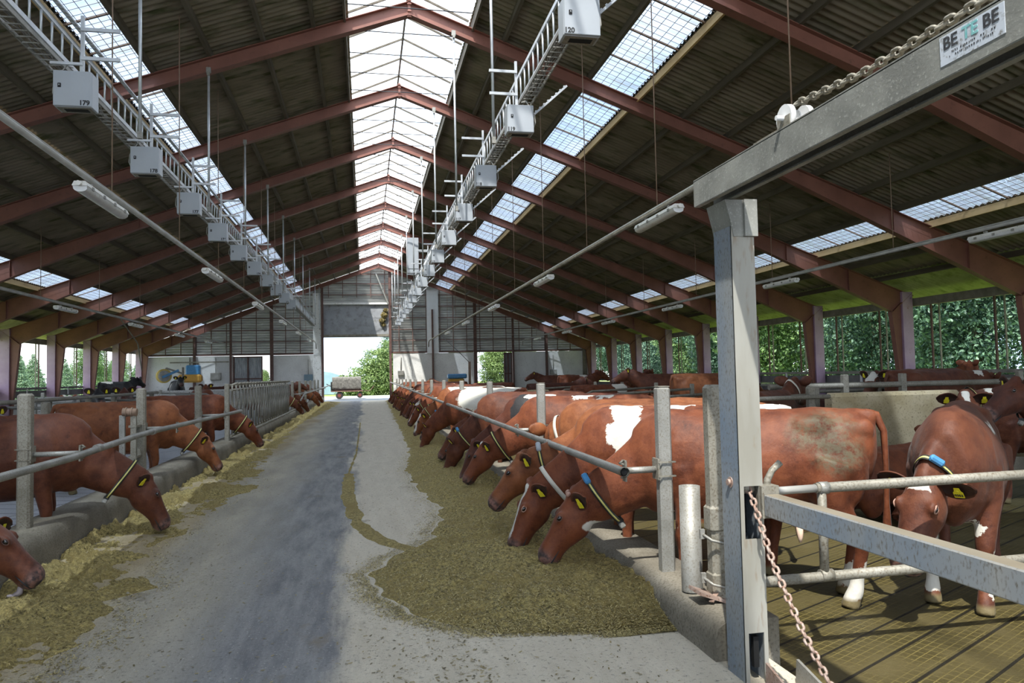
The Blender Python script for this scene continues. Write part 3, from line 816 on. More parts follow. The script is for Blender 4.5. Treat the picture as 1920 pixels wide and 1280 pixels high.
fragments(PR, 80000, 8, oR, .09, 'straw', 3.0, size=.0065)
eL = [(3.8, -2.0), (5.1, -1.9), (5.6, -1.72), (6.2, -1.98), (6.5, -1.66), (7.3, -2.1), (8.7, -2.06), (10.2, -1.95), (12.2, -1.7), (14.5, -1.95), (17.4, -2.1), (28, -2.4), (36, -2.1), (46.5, -1.74), (53, -1.7)]
oL, PL = silage_bed(eL, -2.83, .13, 3.8, 53, 9, 'thinner strip of silage along the left kerb', 1)
fragments(PL, 30000, 18, oL, .12, 'straw', 2.6, size=.0065)
# thin swept line of feed on the aisle
tr = [(28, -.18), (25.7, -.18), (16.7, -.2), (13.4, -.29), (10.7, -.25), (8.7, -.10), (7.9, .08), (7.5, .25), (7.2, .45)][::-1]
P = []
for j in range(420):
    y = 7.15 + (28 - 7.15) * (j / 419) ** 1.3
    x = np.interp(y, [a[0] for a in tr], [a[1] for a in tr])
    wd = max(.0, (.10 if 8.2 < y < 13.2 else .035) * (.5 + 1.2 * (.5 + .5 * mnoise.noise((y * 2.2, 4, 1)))) - .02)
    if y < 8.2: wd = .10
    P.append([(x + (q - 3) / 3 * wd + .02 * mnoise.noise((y * 8, q, 2)), y, .003 + (.018 * (1 - abs(q - 3) / 3) * (.4 + .8 * abs(mnoise.noise((y * 14, q * .7, 5)))) if 0 < q < 6 else -.002)) for q in range(7)])
o = MB().grid(P).build('feed_trail', 'silage', fix=False)
tag(o, 'thin dark curved line of swept feed lying on the aisle floor', 'silage', kind='stuff')
# scattered crumbs on the aisle
Pc = [[(-2.2 + 4.1 * c / 20, y, .002) for c in range(21)] for y in np.linspace(3.9, 26, 200)]
sp = link('feed_crumbs', None)
bpy.data.objects.remove(sp)
rn = np.random.default_rng(4); V = []; F = []
for k in range(5200):
    y = 3.7 + 22 * rn.random() ** 2.2; x = rn.uniform(-2.1, 1.7)
    if rn.random() < .6: x = (-1.9 + abs(rn.normal()) * .45) if rn.random() < .5 else (.7 - abs(rn.normal()) * .4)
    a = rn.random() * 6.28; L = .008 * (.5 + rn.random() * 1.2); u = Vector((math.cos(a), math.sin(a), .1)) * L; v = Vector((-math.sin(a), math.cos(a), .1)) * L * .4
    p = Vector((x, y, .005)); o = len(V); V += [p - u - v, p + u - v, p + u + v, p - u + v]; F.append((o, o + 1, o + 2, o + 3))
me = bpy.data.meshes.new('feed_crumbs'); me.from_pydata([tuple(v) for v in V], [], F); me.update(); me.materials.append(M['crumb'])
tag(link('feed_crumbs', me), 'loose crumbs of feed scattered over the concrete aisle', 'silage', kind='stuff')

# ---- lift gate with overhead beam
t = thing('lifting_gate', 'tall grey steel gate column with overhead channel beam and maker plate', 'gate frame', (2.015, 3.77, -.05))
c = MB(); c.box((-.06, 0, 1.30), (.012, .20, 2.62)); c.box((.06, 0, 1.30), (.012, .20, 2.62)); c.box((0, .094, 1.30), (.12, .012, 2.62))
c.build('column', 'steel_blue', t)
cf = MB()
for z0, z1 in ((.31, .80), (1.08, 2.60)): cf.box((0, -.098, (z0 + z1) / 2), (.132, .012, z1 - z0))
for z0, z1 in ((-.0, .31), (.80, 1.08)):
    for sx in (-.055, .055): cf.box((sx, -.098, (z0 + z1) / 2), (.022, .012, z1 - z0))
cf.build('column_face', 'steel_face', t)
MB().box((0, .06, .94), (.10, .01, .28)).build('slot_back', 'dark', t)
MB().box((.012, -.06, .20), (.03, .03, .16)).build('lower_slot', 'dark', t)
MB().tube([(-.035, -.04, 1.065), (.035, -.04, 1.065)], .034, 14).build('pulley', 'steel_old', t)
b_ = MB(); b_.tube([(-.085, 0, 1.09), (-.065, 0, 1.09)], .019, 6); b_.tube([(-.07, 0, 1.09), (-.064, 0, 1.09)], .03, 12); b_.build('bolt', 'steel_rust', t)
hd = MB(); hd.poly([(-.10, 2.62), (.075, 2.62), (.075, 2.42), (-.055, 2.42), (-.07, 2.5)], 'y', -.11, .11); hd.box((.04, -.115, 2.52), (.075, .03, .20)); hd.build('column_head', 'beam_grey', t)
bm_ = MB(); ya, yb = .12, -3.6
for sx in (-.165, -.045): bm_.box((sx, (ya + yb) / 2, 2.70), (.010, ya - yb, .145))
bm_.box((-.105, (ya + yb) / 2, 2.773), (.13, ya - yb, .010)); bm_.box((-.153, (ya + yb) / 2, 2.628), (.03, ya - yb, .008)); bm_.box((-.057, (ya + yb) / 2, 2.628), (.03, ya - yb, .008))
beam = bm_.build('overhead_beam', 'beam_grey', t)
sg = MB().box((-.1712, -1.85, 2.712), (.002, .25, .096), bev=.0008).build('maker_plate', 'white', t)
mm, nt_, p_, o_ = nodes('scratched plate'); v_ = objco(nt_)
cc = mix(nt_, ramp(nt_, noise(nt_, v_, 40, 6, .7), .52, .66), (.56, .60, .66), (.20, .19, .17)); nt_.links.new(cc, p_.inputs['Base Color']); sg.data.materials[0] = mm
M['ink_teal'] = mat('teal print', (.16, .46, .46), (.30, .55, .55), 60, .5)
M['ink_dark'] = mat('dark print', (.03, .03, .035), (.08, .08, .08), 60, .5)
rot = (PI / 2, 0, -PI / 2)
for txt, yy, m_ in (('BE', -1.770, 'ink_dark'), ('TE', -1.848, 'ink_teal'), ('BE', -1.926, 'ink_dark')):
    text_mesh(txt, .056, m_, sg, (-.1728, yy, 2.730), rot, 'lettering', .0012, 1.0)
rn = random.Random(2)
for row, zz in ((0, 2.697), (1, 2.684)):
    l_ = MB(); y = -1.765
    while y > -1.94:
        wd = rn.uniform(.003, .008)
        if rn.random() < .75: l_.box((-.1727, y, zz + rn.uniform(-.001, .001)), (.0006, wd * .6, .006))
        y -= wd + .002
    l_.build('worn_small_print', 'ink_dark', sg)
pl = MB()
for dx in (-.045, .045): pl.tube([(-.105 + dx - .012, -.80, 2.82), (-.105 + dx + .012, -.80, 2.82)], .062, 18)
pl.tube([(-.20, -.80, 2.82), (0, -.80, 2.82)], .012, 8); pl.tube([(-.105, -.80, 2.82), (-.10, -.80, 2.82)], .04, 12)
pl.build('top_pulley', 'white', t)
MB().box((-.105, -.68, 2.785), (.10, .32, .014)).box((-.16, -.8, 2.80), (.012, .1, .05)).box((-.05, -.8, 2.80), (.012, .1, .05)).build('pulley_mount', 'steel_old', t)

def chain(pts, link_len, r, m_, label, name='chain'):
    """links laid alternately along a polyline"""
    mb = MB(); P = [Vector(p) for p in pts]; seg = [(P[i + 1] - P[i]).length for i in range(len(P) - 1)]; T = sum(seg)
    def at_(s):
        for i, L in enumerate(seg):
            if s <= L or i == len(seg) - 1: return P[i].lerp(P[i + 1], s / L), (P[i + 1] - P[i]).normalized()
            s -= L
    pitch = link_len - 2 * r * 1.05; n = int(T / pitch)
    for k in range(n):
        c_, d = at_((k + .5) * pitch)
        up = Vector((0, 0, 1)) if abs(d.z) < .9 else Vector((0, 1, 0))
        a = d.cross(up).normalized(); b = a.cross(d)
        a, b = ((a + b).normalized(), (b - a).normalized()) if True else (a, b)
        s_ = a if k % 2 else b
        h = link_len / 2 - r; w_ = r * 1.75; q = []
        for i in range(14):
            t_ = 2 * PI * i / 14; cx = math.cos(t_); cyy = math.sin(t_)
            q.append(c_ + d * ((h - w_) * (1 if cx > 0 else -1) * (abs(cx) > .05) + cx * w_) + s_ * cyy * w_)
        mb.tube(q, r, 6, closed=True)
    return tag(mb.build(name, m_), label, 'chain')
chain([(1.91, 2.97, 2.835), (1.91, 2.5, 2.79), (1.91, .2, 2.78)], .058, .0075, 'steel_old', 'chain lying along the top of the overhead gate beam')
chain([(1.97, 3.60, 2.64), (1.935, 2.9, 2.655), (1.92, 2.7, 2.66)], .05, .007, 'steel_old', 'short chain hanging inside the overhead beam channel above the column')
hk = MB().bar((1.915, 2.72, 2.655), (1.915, 2.58, 2.655), .035, .035); tag(hk.build('chain_hook', 'rim'), 'small red chain hook inside the overhead beam channel', 'hook')
chain([(2.015, 3.71, 1.02), (2.02, 3.66, .95), (2.03, 3.50, .66), (2.04, 3.28, .40), (2.05, 3.09, .22), (2.06, 2.94, .10)], .052, .0075, 'steel_rust', 'rusty chain hanging out of the slot in the grey gate column')

t = thing('gate_boom', 'blue grey steel boom bar reaching from the gate column towards the camera', 'gate bar', (2.11, 3.66, .93))
MB().box((0, -1.4, 0), (.085, 2.75, .115), bev=.006).build('bar', 'steel_blue', t)
e = MB().box((0, .02, .015), (.10, .08, .17)); e.build('end_bracket', 'steel_old', t)
e = MB(); e.tube([(.02, .06, .06), (.03, .06, .12), (.06, .06, .17), (.11, .06, .21)], [.022, .02, .018, .02], 8); e.build('hooked_lug', 'steel_old', t)

t = thing('pipe_gate', 'two rail pipe gate closing off the cow yard right of the gate column', 'gate', (2.2, 4.06, .0))
MB().tube([(.06, 0, .925), (.46, 0, .93)], .024, 10).build('inner_pipe', 'pipe_grey', t)
MB().tube([(.45, 0, .93), (3.4, .0, .955)], .031, 12).build('top_pipe', 'steel_old', t)
MB().tube([(-.03, 0, .40), (3.4, .0, .42)], .031, 12).build('bottom_pipe', 'steel_old', t)
MB().tube([(.49, 0, .41), (.49, 0, .93)], .027, 10).build('upright', 'steel_old', t)
MB().tube([(.47, 0, .93), (.53, 0, .93)], .037, 12).build('top_tee', 'steel', t)
MB().tube([(.46, 0, .41), (.54, 0, .411)], .037, 12).build('bottom_tee', 'steel_old', t)
t2 = thing('gate_hinge_post', 'square dirty hinge post with clamped lower sleeve between fence post and column', 'post', (2.17, 4.40, .2))
MB().box((0, 0, .68), (.105, .105, 1.36), bev=.02).build('post', 'steel_old', t2)
MB().box((0, 0, .52), (.128, .128, .17), bev=.02).build('sleeve', 'steel_old', t2)
MB().box((0, 0, .09), (.12, .12, .20), bev=.016).build('foot', 'steel_old', t2)
for z in (.40, .13):
    u = MB(); u.tube([(-.11, -.02, z + .03), (-.075, -.085, z), (0, -.10, z - .02), (.07, -.085, z), (.07, 0, z)], .009, 6); u.box((-.11, -.02, z + .03), (.03, .02, .06)); u.build('clamp', 'steel', t2)
sl = MB(); P = []
for i in range(25):
    a = 2 * PI * i / 24
    P.append([(2.075 + rr_ * math.cos(a), 4.58 + rr_ * math.sin(a), z) for rr_, z in ((.068, .225), (.068, .90), (.060, .90), (.060, .5))])
sl.grid(P[:-1], True, True)
tag(sl.build('pipe_sleeve', 'steel'), 'short wide open topped steel pipe standing on the right kerb by the column', 'pipe')
fp = MB().bar((2.06, 4.28, .24), (2.2, 4.42, .30), .03, .008).box((2.08, 4.36, .26), (.20, .16, .02), Matrix.Rotation(.35, 3, 'Y')); tag(fp.build('foot_plate', 'steel_rust'), 'bent rusty foot plate at the base of the dirty hinge post', 'plate')
f1 = MB(); f1.poly([(3.62, -.05), (3.62, .12), (3.40, .06), (3.1, -.02), (3.1, -.05)], 'x', 2.035, 2.048)
tag(f1.build('floor_plate', 'steel_rust'), 'thin rusty upright plate at the foot of the gate column', 'plate')
f2 = MB(); f2.poly([(3.62, -.05), (3.60, .13), (3.0, -.0), (3.0, -.05)], 'x', 2.20, 2.215)
tag(f2.build('floor_plate', 'steel'), 'grey triangular steel plate on the slats right of the gate column', 'plate')

# ---- cow yard fittings
def rail_fence(pts, zs, posts, label, r=.035, m_='steel_old', name='yard_fence', pz=1.45):
    t = thing(name, label, 'fence')
    for z in zs: MB().tube([(x, y, z) for x, y in pts], r, 8).build('rail', m_, t)
    for x, y in posts: MB().box((x, y, pz / 2 + ZC), (.1, .1, pz), bev=.012).build('post', m_, t)
    return t
rail_fence([(-6.0, 8), (-5.6, 13), (-5.6, 22)], (1.37,), [(-5.68, 15), (-5.68, 17), (-5.68, 18.6), (-5.68, 21.7)], 'brown rail fence behind the nearest left cows')
rail_fence([(-4.6, 9.5), (-4.6, 16)], (1.1,), [(-4.66, 12.2)], 'low side rail behind the second left cow')
def divider(x, y, rz, label, group, m_='steel_old', L=1.9):
    t = thing('cubicle_divider', label, 'divider', (x, y, .1), rz, group)
    p = [(0, 0, .45), (L - .25, 0, .45), (L - .08, 0, .52), (L, 0, .68), (L, 0, .85), (L - .08, 0, 1.02), (L - .25, 0, 1.10), (0, 0, 1.16)]
    MB().tube(p, .028, 8).build('loop_pipe', m_, t)
    MB().box((-.03, 0, .6), (.08, .08, 1.35), bev=.01).build('post', m_, t)
    return t
n = 0
for (x, y, rz) in ((6.5, 9.9, PI), (6.6, 12.2, PI), (6.9, 15.0, PI), (7.1, 17.5, PI), (7.1, 20, PI), (7.1, 22.5, PI), (7.1, 25, PI), (9.6, 12.5, 0), (9.6, 15.0, 0), (9.6, 17.5, 0), (9.6, 20.0, 0), (9.6, 22.5, 0)):
    divider(x, y, rz, 'curved pipe cubicle divider among the right hand cows, %s from the camera' % ORD[n], 'cubicle dividers right'); n += 1
n = 0
for (x, y) in ((-6.9, 12.6), (-6.9, 15.1), (-6.9, 17.6), (-6.9, 20.1), (-6.9, 22.6), (-6.9, 25.1), (-6.9, 27.6)):
    divider(x, y, 0, 'curved pale pipe cubicle divider among the left hand cows, %s from the camera' % ORD[n], 'cubicle dividers left', 'steel', 1.7); n += 1
def block(x0, x1, y, z0, z1, th, m_, label):
    mb = MB().box(((x0 + x1) / 2, y, (z0 + z1) / 2), (x1 - x0, th, z1 - z0), bev=.05)
    return tag(mb.build('cubicle_wall', m_), label, 'concrete wall')
block(6.15, 8.15, 9.05, .05, 1.31, .26, 'manger', 'stained beige concrete wall block behind the near right cows')
block(4.2, 5.35, 21.4, 0, 1.19, .25, 'manger', 'small beige concrete block in the middle of the right herd')
block(2.9, 4.0, 33.5, 0, 1.2, .25, 'manger_grey', 'pale concrete block far back beside the right herd')
block(-9.6, -5.6, 24.0, 0, 1.28, .22, 'manger_grey', 'long grey concrete wall behind the left cows')
block(-9.0, -4.6, 30.5, 0, 1.32, .22, 'manger_grey', 'second grey concrete wall further back on the left')
rail_fence([(6.3, 10.8), (11.6, 10.8)], (1.36, ), [(7.65, 10.8), (8.72, 10.8), (11.0, 10.8)], 'brown board fence with square posts behind the beige concrete wall', .045, pz=1.6)
rail_fence([(4.7, 8.75), (6.1, 8.95)], (1.27,), [(6.05, 9.3)], 'short rail running up to the beige concrete wall', .03)
rail_fence([(9.0, 14.5), (15.5, 14.5)], (1.15, 1.3), [(9.4, 14.5), (12.4, 14.5)], 'two rail fence deeper among the right cubicles')
rail_fence([(-14, 26), (-7, 26)], (.95, 1.15), [(-13, 26), (-10, 26), (-7.2, 26)], 'pale two rail fence across the left cubicles', .03, 'steel')
rail_fence([(3.1, 5.6), (3.1, 6.4)], (), [], 'x') if False else None

# ---- cow brushes and wall fittings
t = thing('cow_brush', 'round rotating cow brush with blue hub on an arm by the left end wall', 'cow brush', (-9.9, 40, 1.95), .35); t.scale = (.66, .66, .66)
MB().tube([(0, -.25, 0), (0, .35, 0)], .54, 22).build('bristles', 'brush', t)
MB().tube([(0, -.30, 0), (0, .2, 0)], .42, 18).build('hub', 'steel', t)
MB().bar((-.15, -.42, -.1), (1.0, -.42, .42), .10, .18).build('motor_arm', 'blue', t)
MB().box((.75, -.05, .38), (1.3, .6, .10), Matrix.Rotation(.35, 3, 'Y')).build('hood', 'steel_old', t)
MB().box((1.35, 0, -1.2), (.15, .15, 3.7)).build('stand', 'steel_old', t)
t = thing('cow_brush', 'orange cow brush under a blue motor on the left end wall', 'cow brush', (-11.6, 53.6, 1.85))
MB().box((0, 0, 0), (1.5, .7, .55), bev=.12).build('bristles', 'orange', t)
MB().box((.2, 0, .55), (.9, .5, .7), bev=.08).build('motor', 'blue', t)
MB().bar((-1.4, .5, 1.1), (2.4, .5, 1.1), .09, .09).bar((.2, .5, 1.1), (.2, 1.42, 1.1), .12, .12).build('mount_bar', 'steel_old', t)
t = thing('cow_brush', 'orange cow brush under a blue hood in front of the right end wall', 'cow brush', (5.45, 45, 1.25))
MB().box((0, 0, -.1), (.95, .6, .75), bev=.1).build('bristles', 'orange', t)
MB().box((.05, 0, .38), (1.15, .7, .28), bev=.06).build('hood', 'blue', t)
MB().box((.85, .1, .0), (.14, .14, 2.5)).build('stand', 'wire', t)
MB().tube([(.85, .1, 1.2), (.2, .3, 1.9), (-.6, 2, 2.9)], .02, 5).build('power_cable', 'black', t)
for i, (x, z, s, l) in enumerate(((-10.2, 1.95, .7, 'small grey control panel on the left end wall'), (-3.95, 1.75, .6, 'teal notice board on the left end wall beside the doorway'), (2.6, 1.95, .45, 'small grey socket box right of the doorway'), (14.1, 1.8, .5, 'small dark socket box on the right end wall'))):
    t = thing('wall_box', l, 'box', (x, WALL_Y - .1, z))
    MB().box((0, 0, 0), (s, .16, s * .75), bev=.02).build('case', ('steel', 'tarp', 'steel', 'pipe_grey')[i], t)
    MB().tube([(0, -.02, s * .3), (0, -.02, 1.3)], .03, 6).build('feed_conduit', 'pipe_grey', t)
# ================================================================== cattle
def loft(mb, rings):
    n = len(rings[0]); mb.grid(rings, True, False, True)
    o = len(mb.v) - n * len(rings)
    mb.f.append([o + i for i in range(n)][::-1]); mb.sm.append(True)
    o2 = len(mb.v) - n
    mb.f.append([o2 + i for i in range(n)]); mb.sm.append(True)
def spow(v, p): return math.copysign(abs(v) ** p, v)
TRUNK = [(-.87, 1.30, 1.04, .06), (-.83, 1.36, .90, .13), (-.74, 1.395, .80, .195), (-.60, 1.415, .745, .235), (-.44, 1.425, .71, .262), (-.26, 1.405, .635, .275), (-.06, 1.39, .575, .305), (.14, 1.38, .545, .332), (.32, 1.385, .55, .325), (.47, 1.405, .575, .298), (.60, 1.42, .605, .262), (.72, 1.40, .63, .225), (.83, 1.34, .68, .18), (.91, 1.25, .77, .12)]
FEED = dict(poll=(1.33, 0, .80), pitch=62, yaw=0, hyaw=0)
class Cow: pass
CACHE = {}
def cow_body(key, pose, vox):
    if key in CACHE: return CACHE[key]
    K = Cow(); mb = MB(); lie = pose.get('lie', False); dz = -.60 if lie else 0
    fat = pose.get('fat', 1.0)
    rings = []
    for x, zt, zb, w_ in TRUNK:
        if lie: zb = max(zb, .62); w_ *= 1.08
        r = []
        for i in range(28):
            a = 2 * PI * i / 28; c, s = math.cos(a), math.sin(a)
            yy = w_ * fat * spow(c, .78) * (1 - .28 * max(0, s) ** 1.3 - .10 * max(0, -s))
            r.append((x, yy, (zt + zb) / 2 + (zt - zb) / 2 * spow(s, .92) + dz))
        rings.append(r)
    loft(mb, rings)
    for sy in (-1, 1):
        mb.ball((.52, sy * .165, .98 + dz), (.19, .115, .31)); mb.ball((-.57, sy * .16, .97 + dz), (.23, .125, .32))
        mb.ball((-.43, sy * .150, 1.27 + dz), (.17, .075, .10)); mb.ball((-.78, sy * .10, 1.26 + dz), (.075, .06, .085))
        mb.ball((-.60, sy * .115, 1.26 + dz), (.24, .08, .075))
        mb.ball((-.22, sy * .215, 1.22 + dz), (.20, .05, .05)) if False else None
    mb.ball((-.82, 0, 1.35 + dz), (.09, .05, .06)); mb.ball((.70, 0, .76 + dz * .95), (.17, .12, .17)); mb.ball((.86, 0, .82 + dz * .9), (.14, .05, .13)) if not pose.get('hi') else None
    for i in range(9): mb.ball((-.72 + i * .16, 0, 1.383 + dz), (.16, .04, .03), 8, 5)
    # neck
    A = Vector((.60, 0, 1.07 + dz)); P = Vector(pose['poll']) + Vector((0, 0, dz * pose.get('pz', 1)))
    yaw = math.radians(pose.get('hyaw', 0)); pit = math.radians(pose['pitch'])
    d = Vector((math.cos(pit) * math.cos(yaw), math.cos(pit) * math.sin(yaw), -math.sin(pit)))
    sd = Vector((-math.sin(yaw), math.cos(yaw), 0)); up = d.cross(sd).normalized()
    if up.z < 0 and abs(pit) < PI / 2: up = -up
    roll = math.radians(pose.get('roll', 0))
    if roll:
        R = Matrix.Rotation(roll, 3, d); sd = R @ sd; up = R @ up
    def nk(t):
        ctrl = A.lerp(P, .5) + Vector((0, 0, pose.get('arch', -.07)))
        end = P + d * .02 - up * .055
        return A * (1 - t) ** 2 + ctrl * 2 * t * (1 - t) + end * t * t
    def nframe(t):
        a = (nk(min(1, t + .02)) - nk(max(0, t - .02))).normalized()
        s = Vector((0, 1, 0)).lerp(sd, t); s = (s - a * s.dot(a)).normalized(); u = a.cross(s)
        if u.dot(Vector((0, 0, 1)).lerp(up, t)) < 0: u = -u
        return a, s, u
    hh = [.33, .29, .26, .238, .218, .198, .172]; ww = [.19, .168, .148, .133, .122, .113, .104]
    rings = []
    for k in range(7):
        t = k / 6; c0 = nk(t); a, s, u = nframe(t); r = []
        for i in range(20):
            an = 2 * PI * i / 20; cs, sn = math.cos(an), math.sin(an)
            r.append(c0 + s * (ww[k] * cs * (1 - .35 * max(0, sn) ** 2)) + u * (hh[k] * sn))
        rings.append(r)
    loft(mb, rings)
    # head
    hs = pose.get('hs', 1.06)
    HD = [(-.03, .035, -.08, .045), (.0, .062, -.11, .078), (.05, .078, -.165, .106), (.12, .084, -.205, .120), (.19, .078, -.208, .118), (.26, .066, -.182, .101), (.33, .056, -.152, .089), (.40, .050, -.136, .086), (.455, .049, -.136, .095), (.50, .041, -.132, .097), (.532, .020, -.115, .084), (.55, -.012, -.08, .05)]
    rings = []; HD = [tuple(q * hs for q in h4) for h4 in HD]
    for t, du, dv, w_ in HD:
        r = []
        for i in range(20):
            an = 2 * PI * i / 20; cs, sn = math.cos(an), math.sin(an)
            r.append(P + d * t + sd * (w_ * spow(cs, .8) * (1 - .30 * max(0, -sn))) + up * ((du + dv) / 2 + (du - dv) / 2 * spow(sn, .85)))
        rings.append(r)
    loft(mb, rings)
    hp = lambda t, s, u: P + (d * t + sd * s + up * u) * hs
    Rh = Matrix((d, sd, up)).transposed()
    for sy in (-1, 1):
        mb.ball(hp(.170, sy * .095, .052), (.055, .030, .038), 8, 6, Rh); mb.ball(hp(.16, sy * .06, -.10), (.11, .05, .07), 8, 6, Rh)
        mb.ball(hp(.515, sy * .045, -.005), (.035, .032, .03), 8, 6, Rh)
    mb.ball(hp(.0, 0, .058), (.055, .06, .045), 8, 6, Rh)
    mb.ball(hp(.46, 0, -.11), (.07, .05, .035), 8, 6, Rh)
    # legs
    K.feet = []
    st = pose.get('stance', ((0, 0), (0, 0), (0, 0), (0, 0)))
    if not lie:
        for q, sy in enumerate((1, -1)):
            fx, ox = st[q][0], st[q][1]
            f = [(.50, .175, .98, .135), (.47, .195, .78, .105), (.50, .185, .60, .076), (.525, .175, .44, .064), (.52, .17, .35, .047), (.515 , .165, .17, .043), (.53, .165, .115, .054), (.555, .165, .065, .058), (.565, .165, .0, .066)]
            mb.tube([(x + fx * (1 - z / .98), sy * y, z) for x, y, z, r in f], [r for *_, r in f], 12)
            hx = st[q + 2][0]
            h = [(-.56, .155, 1.02, .19), (-.50, .195, .84, .155), (-.56, .195, .68, .112), (-.66, .185, .56, .077), (-.725, .18, .47, .064), (-.715, .18, .38, .05), (-.685, .175, .20, .046), (-.675, .175, .13, .056), (-.645, .175, .065, .06), (-.63, .175, .0, .068)]
            mb.tube([(x + hx * (1 - z / 1.02), sy * y, z) for x, y, z, r in h], [r for *_, r in h], 12)
    else:
        for sy in (-1, 1):
            mb.tube([(.48, sy * .2, .42), (.75, sy * .2, .13), (.80, sy * .2, .08), (.52, sy * .24, .06), (.42, sy * .24, .06)], [.13, .085, .07, .05, .05], 10)
            mb.tube([(-.5, sy * .2, .45), (-.18, sy * .33, .26), (-.12, sy * .34, .2), (-.5, sy * .38, .09), (-.3, sy * .40, .06)], [.19, .13, .11, .07, .05], 10)
    me = mb.mesh('tmp'); bm = bmesh.new(); bm.from_mesh(me); bmesh.ops.recalc_face_normals(bm, faces=bm.faces); bm.to_mesh(me); bm.free()
    o = bpy.data.objects.new('tmp', me); COL.objects.link(o)
    m1 = o.modifiers.new('r', 'REMESH'); m1.mode = 'VOXEL'; m1.voxel_size = vox; m1.use_smooth_shade = True
    m2 = o.modifiers.new('s', 'SMOOTH'); m2.factor = .5; m2.iterations = max(4, int(.16 / vox))
    bpy.context.view_layer.update()
    body = bpy.data.meshes.new_from_object(o.evaluated_get(bpy.context.evaluated_depsgraph_get()))
    bpy.data.objects.remove(o); bpy.data.meshes.remove(me)
    # ears joined into the body surface
    em = MB(); K.ear = []
    for sy in (-1, 1):
        E_ = (sd * (sy * .93) - d * pose.get('eb', .55) + up * pose.get('eu', -.12)).normalized()
        nrm = (d * .70 + up * .30 + sd * sy * .55); nrm = (nrm - E_ * nrm.dot(E_)).normalized(); wv = E_.cross(nrm)
        base = hp(.035, sy * .075, .012); L = .235; P2 = []
        for i in range(9):
            t = i / 8; W = .030 + .052 * math.sin(PI * min(1, t * .98) ** .85) if t < .98 else .012
            c0 = base + E_ * (L * t); row = []
            for sgn in (1, -1):
                for j in range(7):
                    v = (-1 + 2 * j / 6) * sgn
                    row.append(c0 + wv * (v * W) + nrm * (-.030 * (1 - v * v) * math.sin(PI * min(.9, t + .15)) + sgn * .006 + .01 * t))
            P2.append(row)
        em.grid(P2, True, False, True)
        k = len(P2[0]); o_ = len(em.v) - k
        em.f.append([o_ + i for i in range(k)]); em.sm.append(True)
        K.ear.append((base + E_ * (L * .52) + nrm * .005, E_, nrm, wv))
    bm = bmesh.new(); bm.from_mesh(body); e_ = em.mesh('tmp'); bm.from_mesh(e_); bpy.data.meshes.remove(e_)
    bm.to_mesh(body); bm.free()
    for p in (True,): body.polygons.foreach_set('use_smooth', [True] * len(body.polygons))
    nb = len(body.vertices) - len(em.v); n = len(body.vertices); co = np.empty(n * 3); body.vertices.foreach_get('co', co); co = co.reshape(-1, 3)
    rel = co - np.array(P); tt = rel @ np.array(d); uu = rel @ np.array(up); ss = rel @ np.array(sd)
    near = (np.abs(ss) < .16) & (np.abs(uu) < .25)
    muz = np.clip((tt - .455 + .06 * np.clip(uu + .03, -.1, .1)) / .05, 0, 1) * near
    hoof = np.clip((.085 - co[:, 2]) / .03, 0, 1) * (0 if lie else 1)
    ear = np.zeros(n); ii = np.arange(n - nb) % 14; ear[nb:] = ((ii > 0) & (ii < 6)) * .9
    for nm, val in (('muzzle', muz), ('hoof', hoof), ('ear', ear)):
        at_ = body.attributes.new(nm, 'FLOAT', 'POINT'); at_.data.foreach_set('value', val.astype(np.float32))
    K.mesh = body; K.hp = hp; K.d, K.sd, K.up, K.P, K.Rh = d, sd, up, P, Rh; K.nk, K.nframe = nk, nframe; K.hh, K.ww = hh, ww; K.dz = dz; K.lie = lie
    body.materials.append(None)
    CACHE[key] = K
    return K

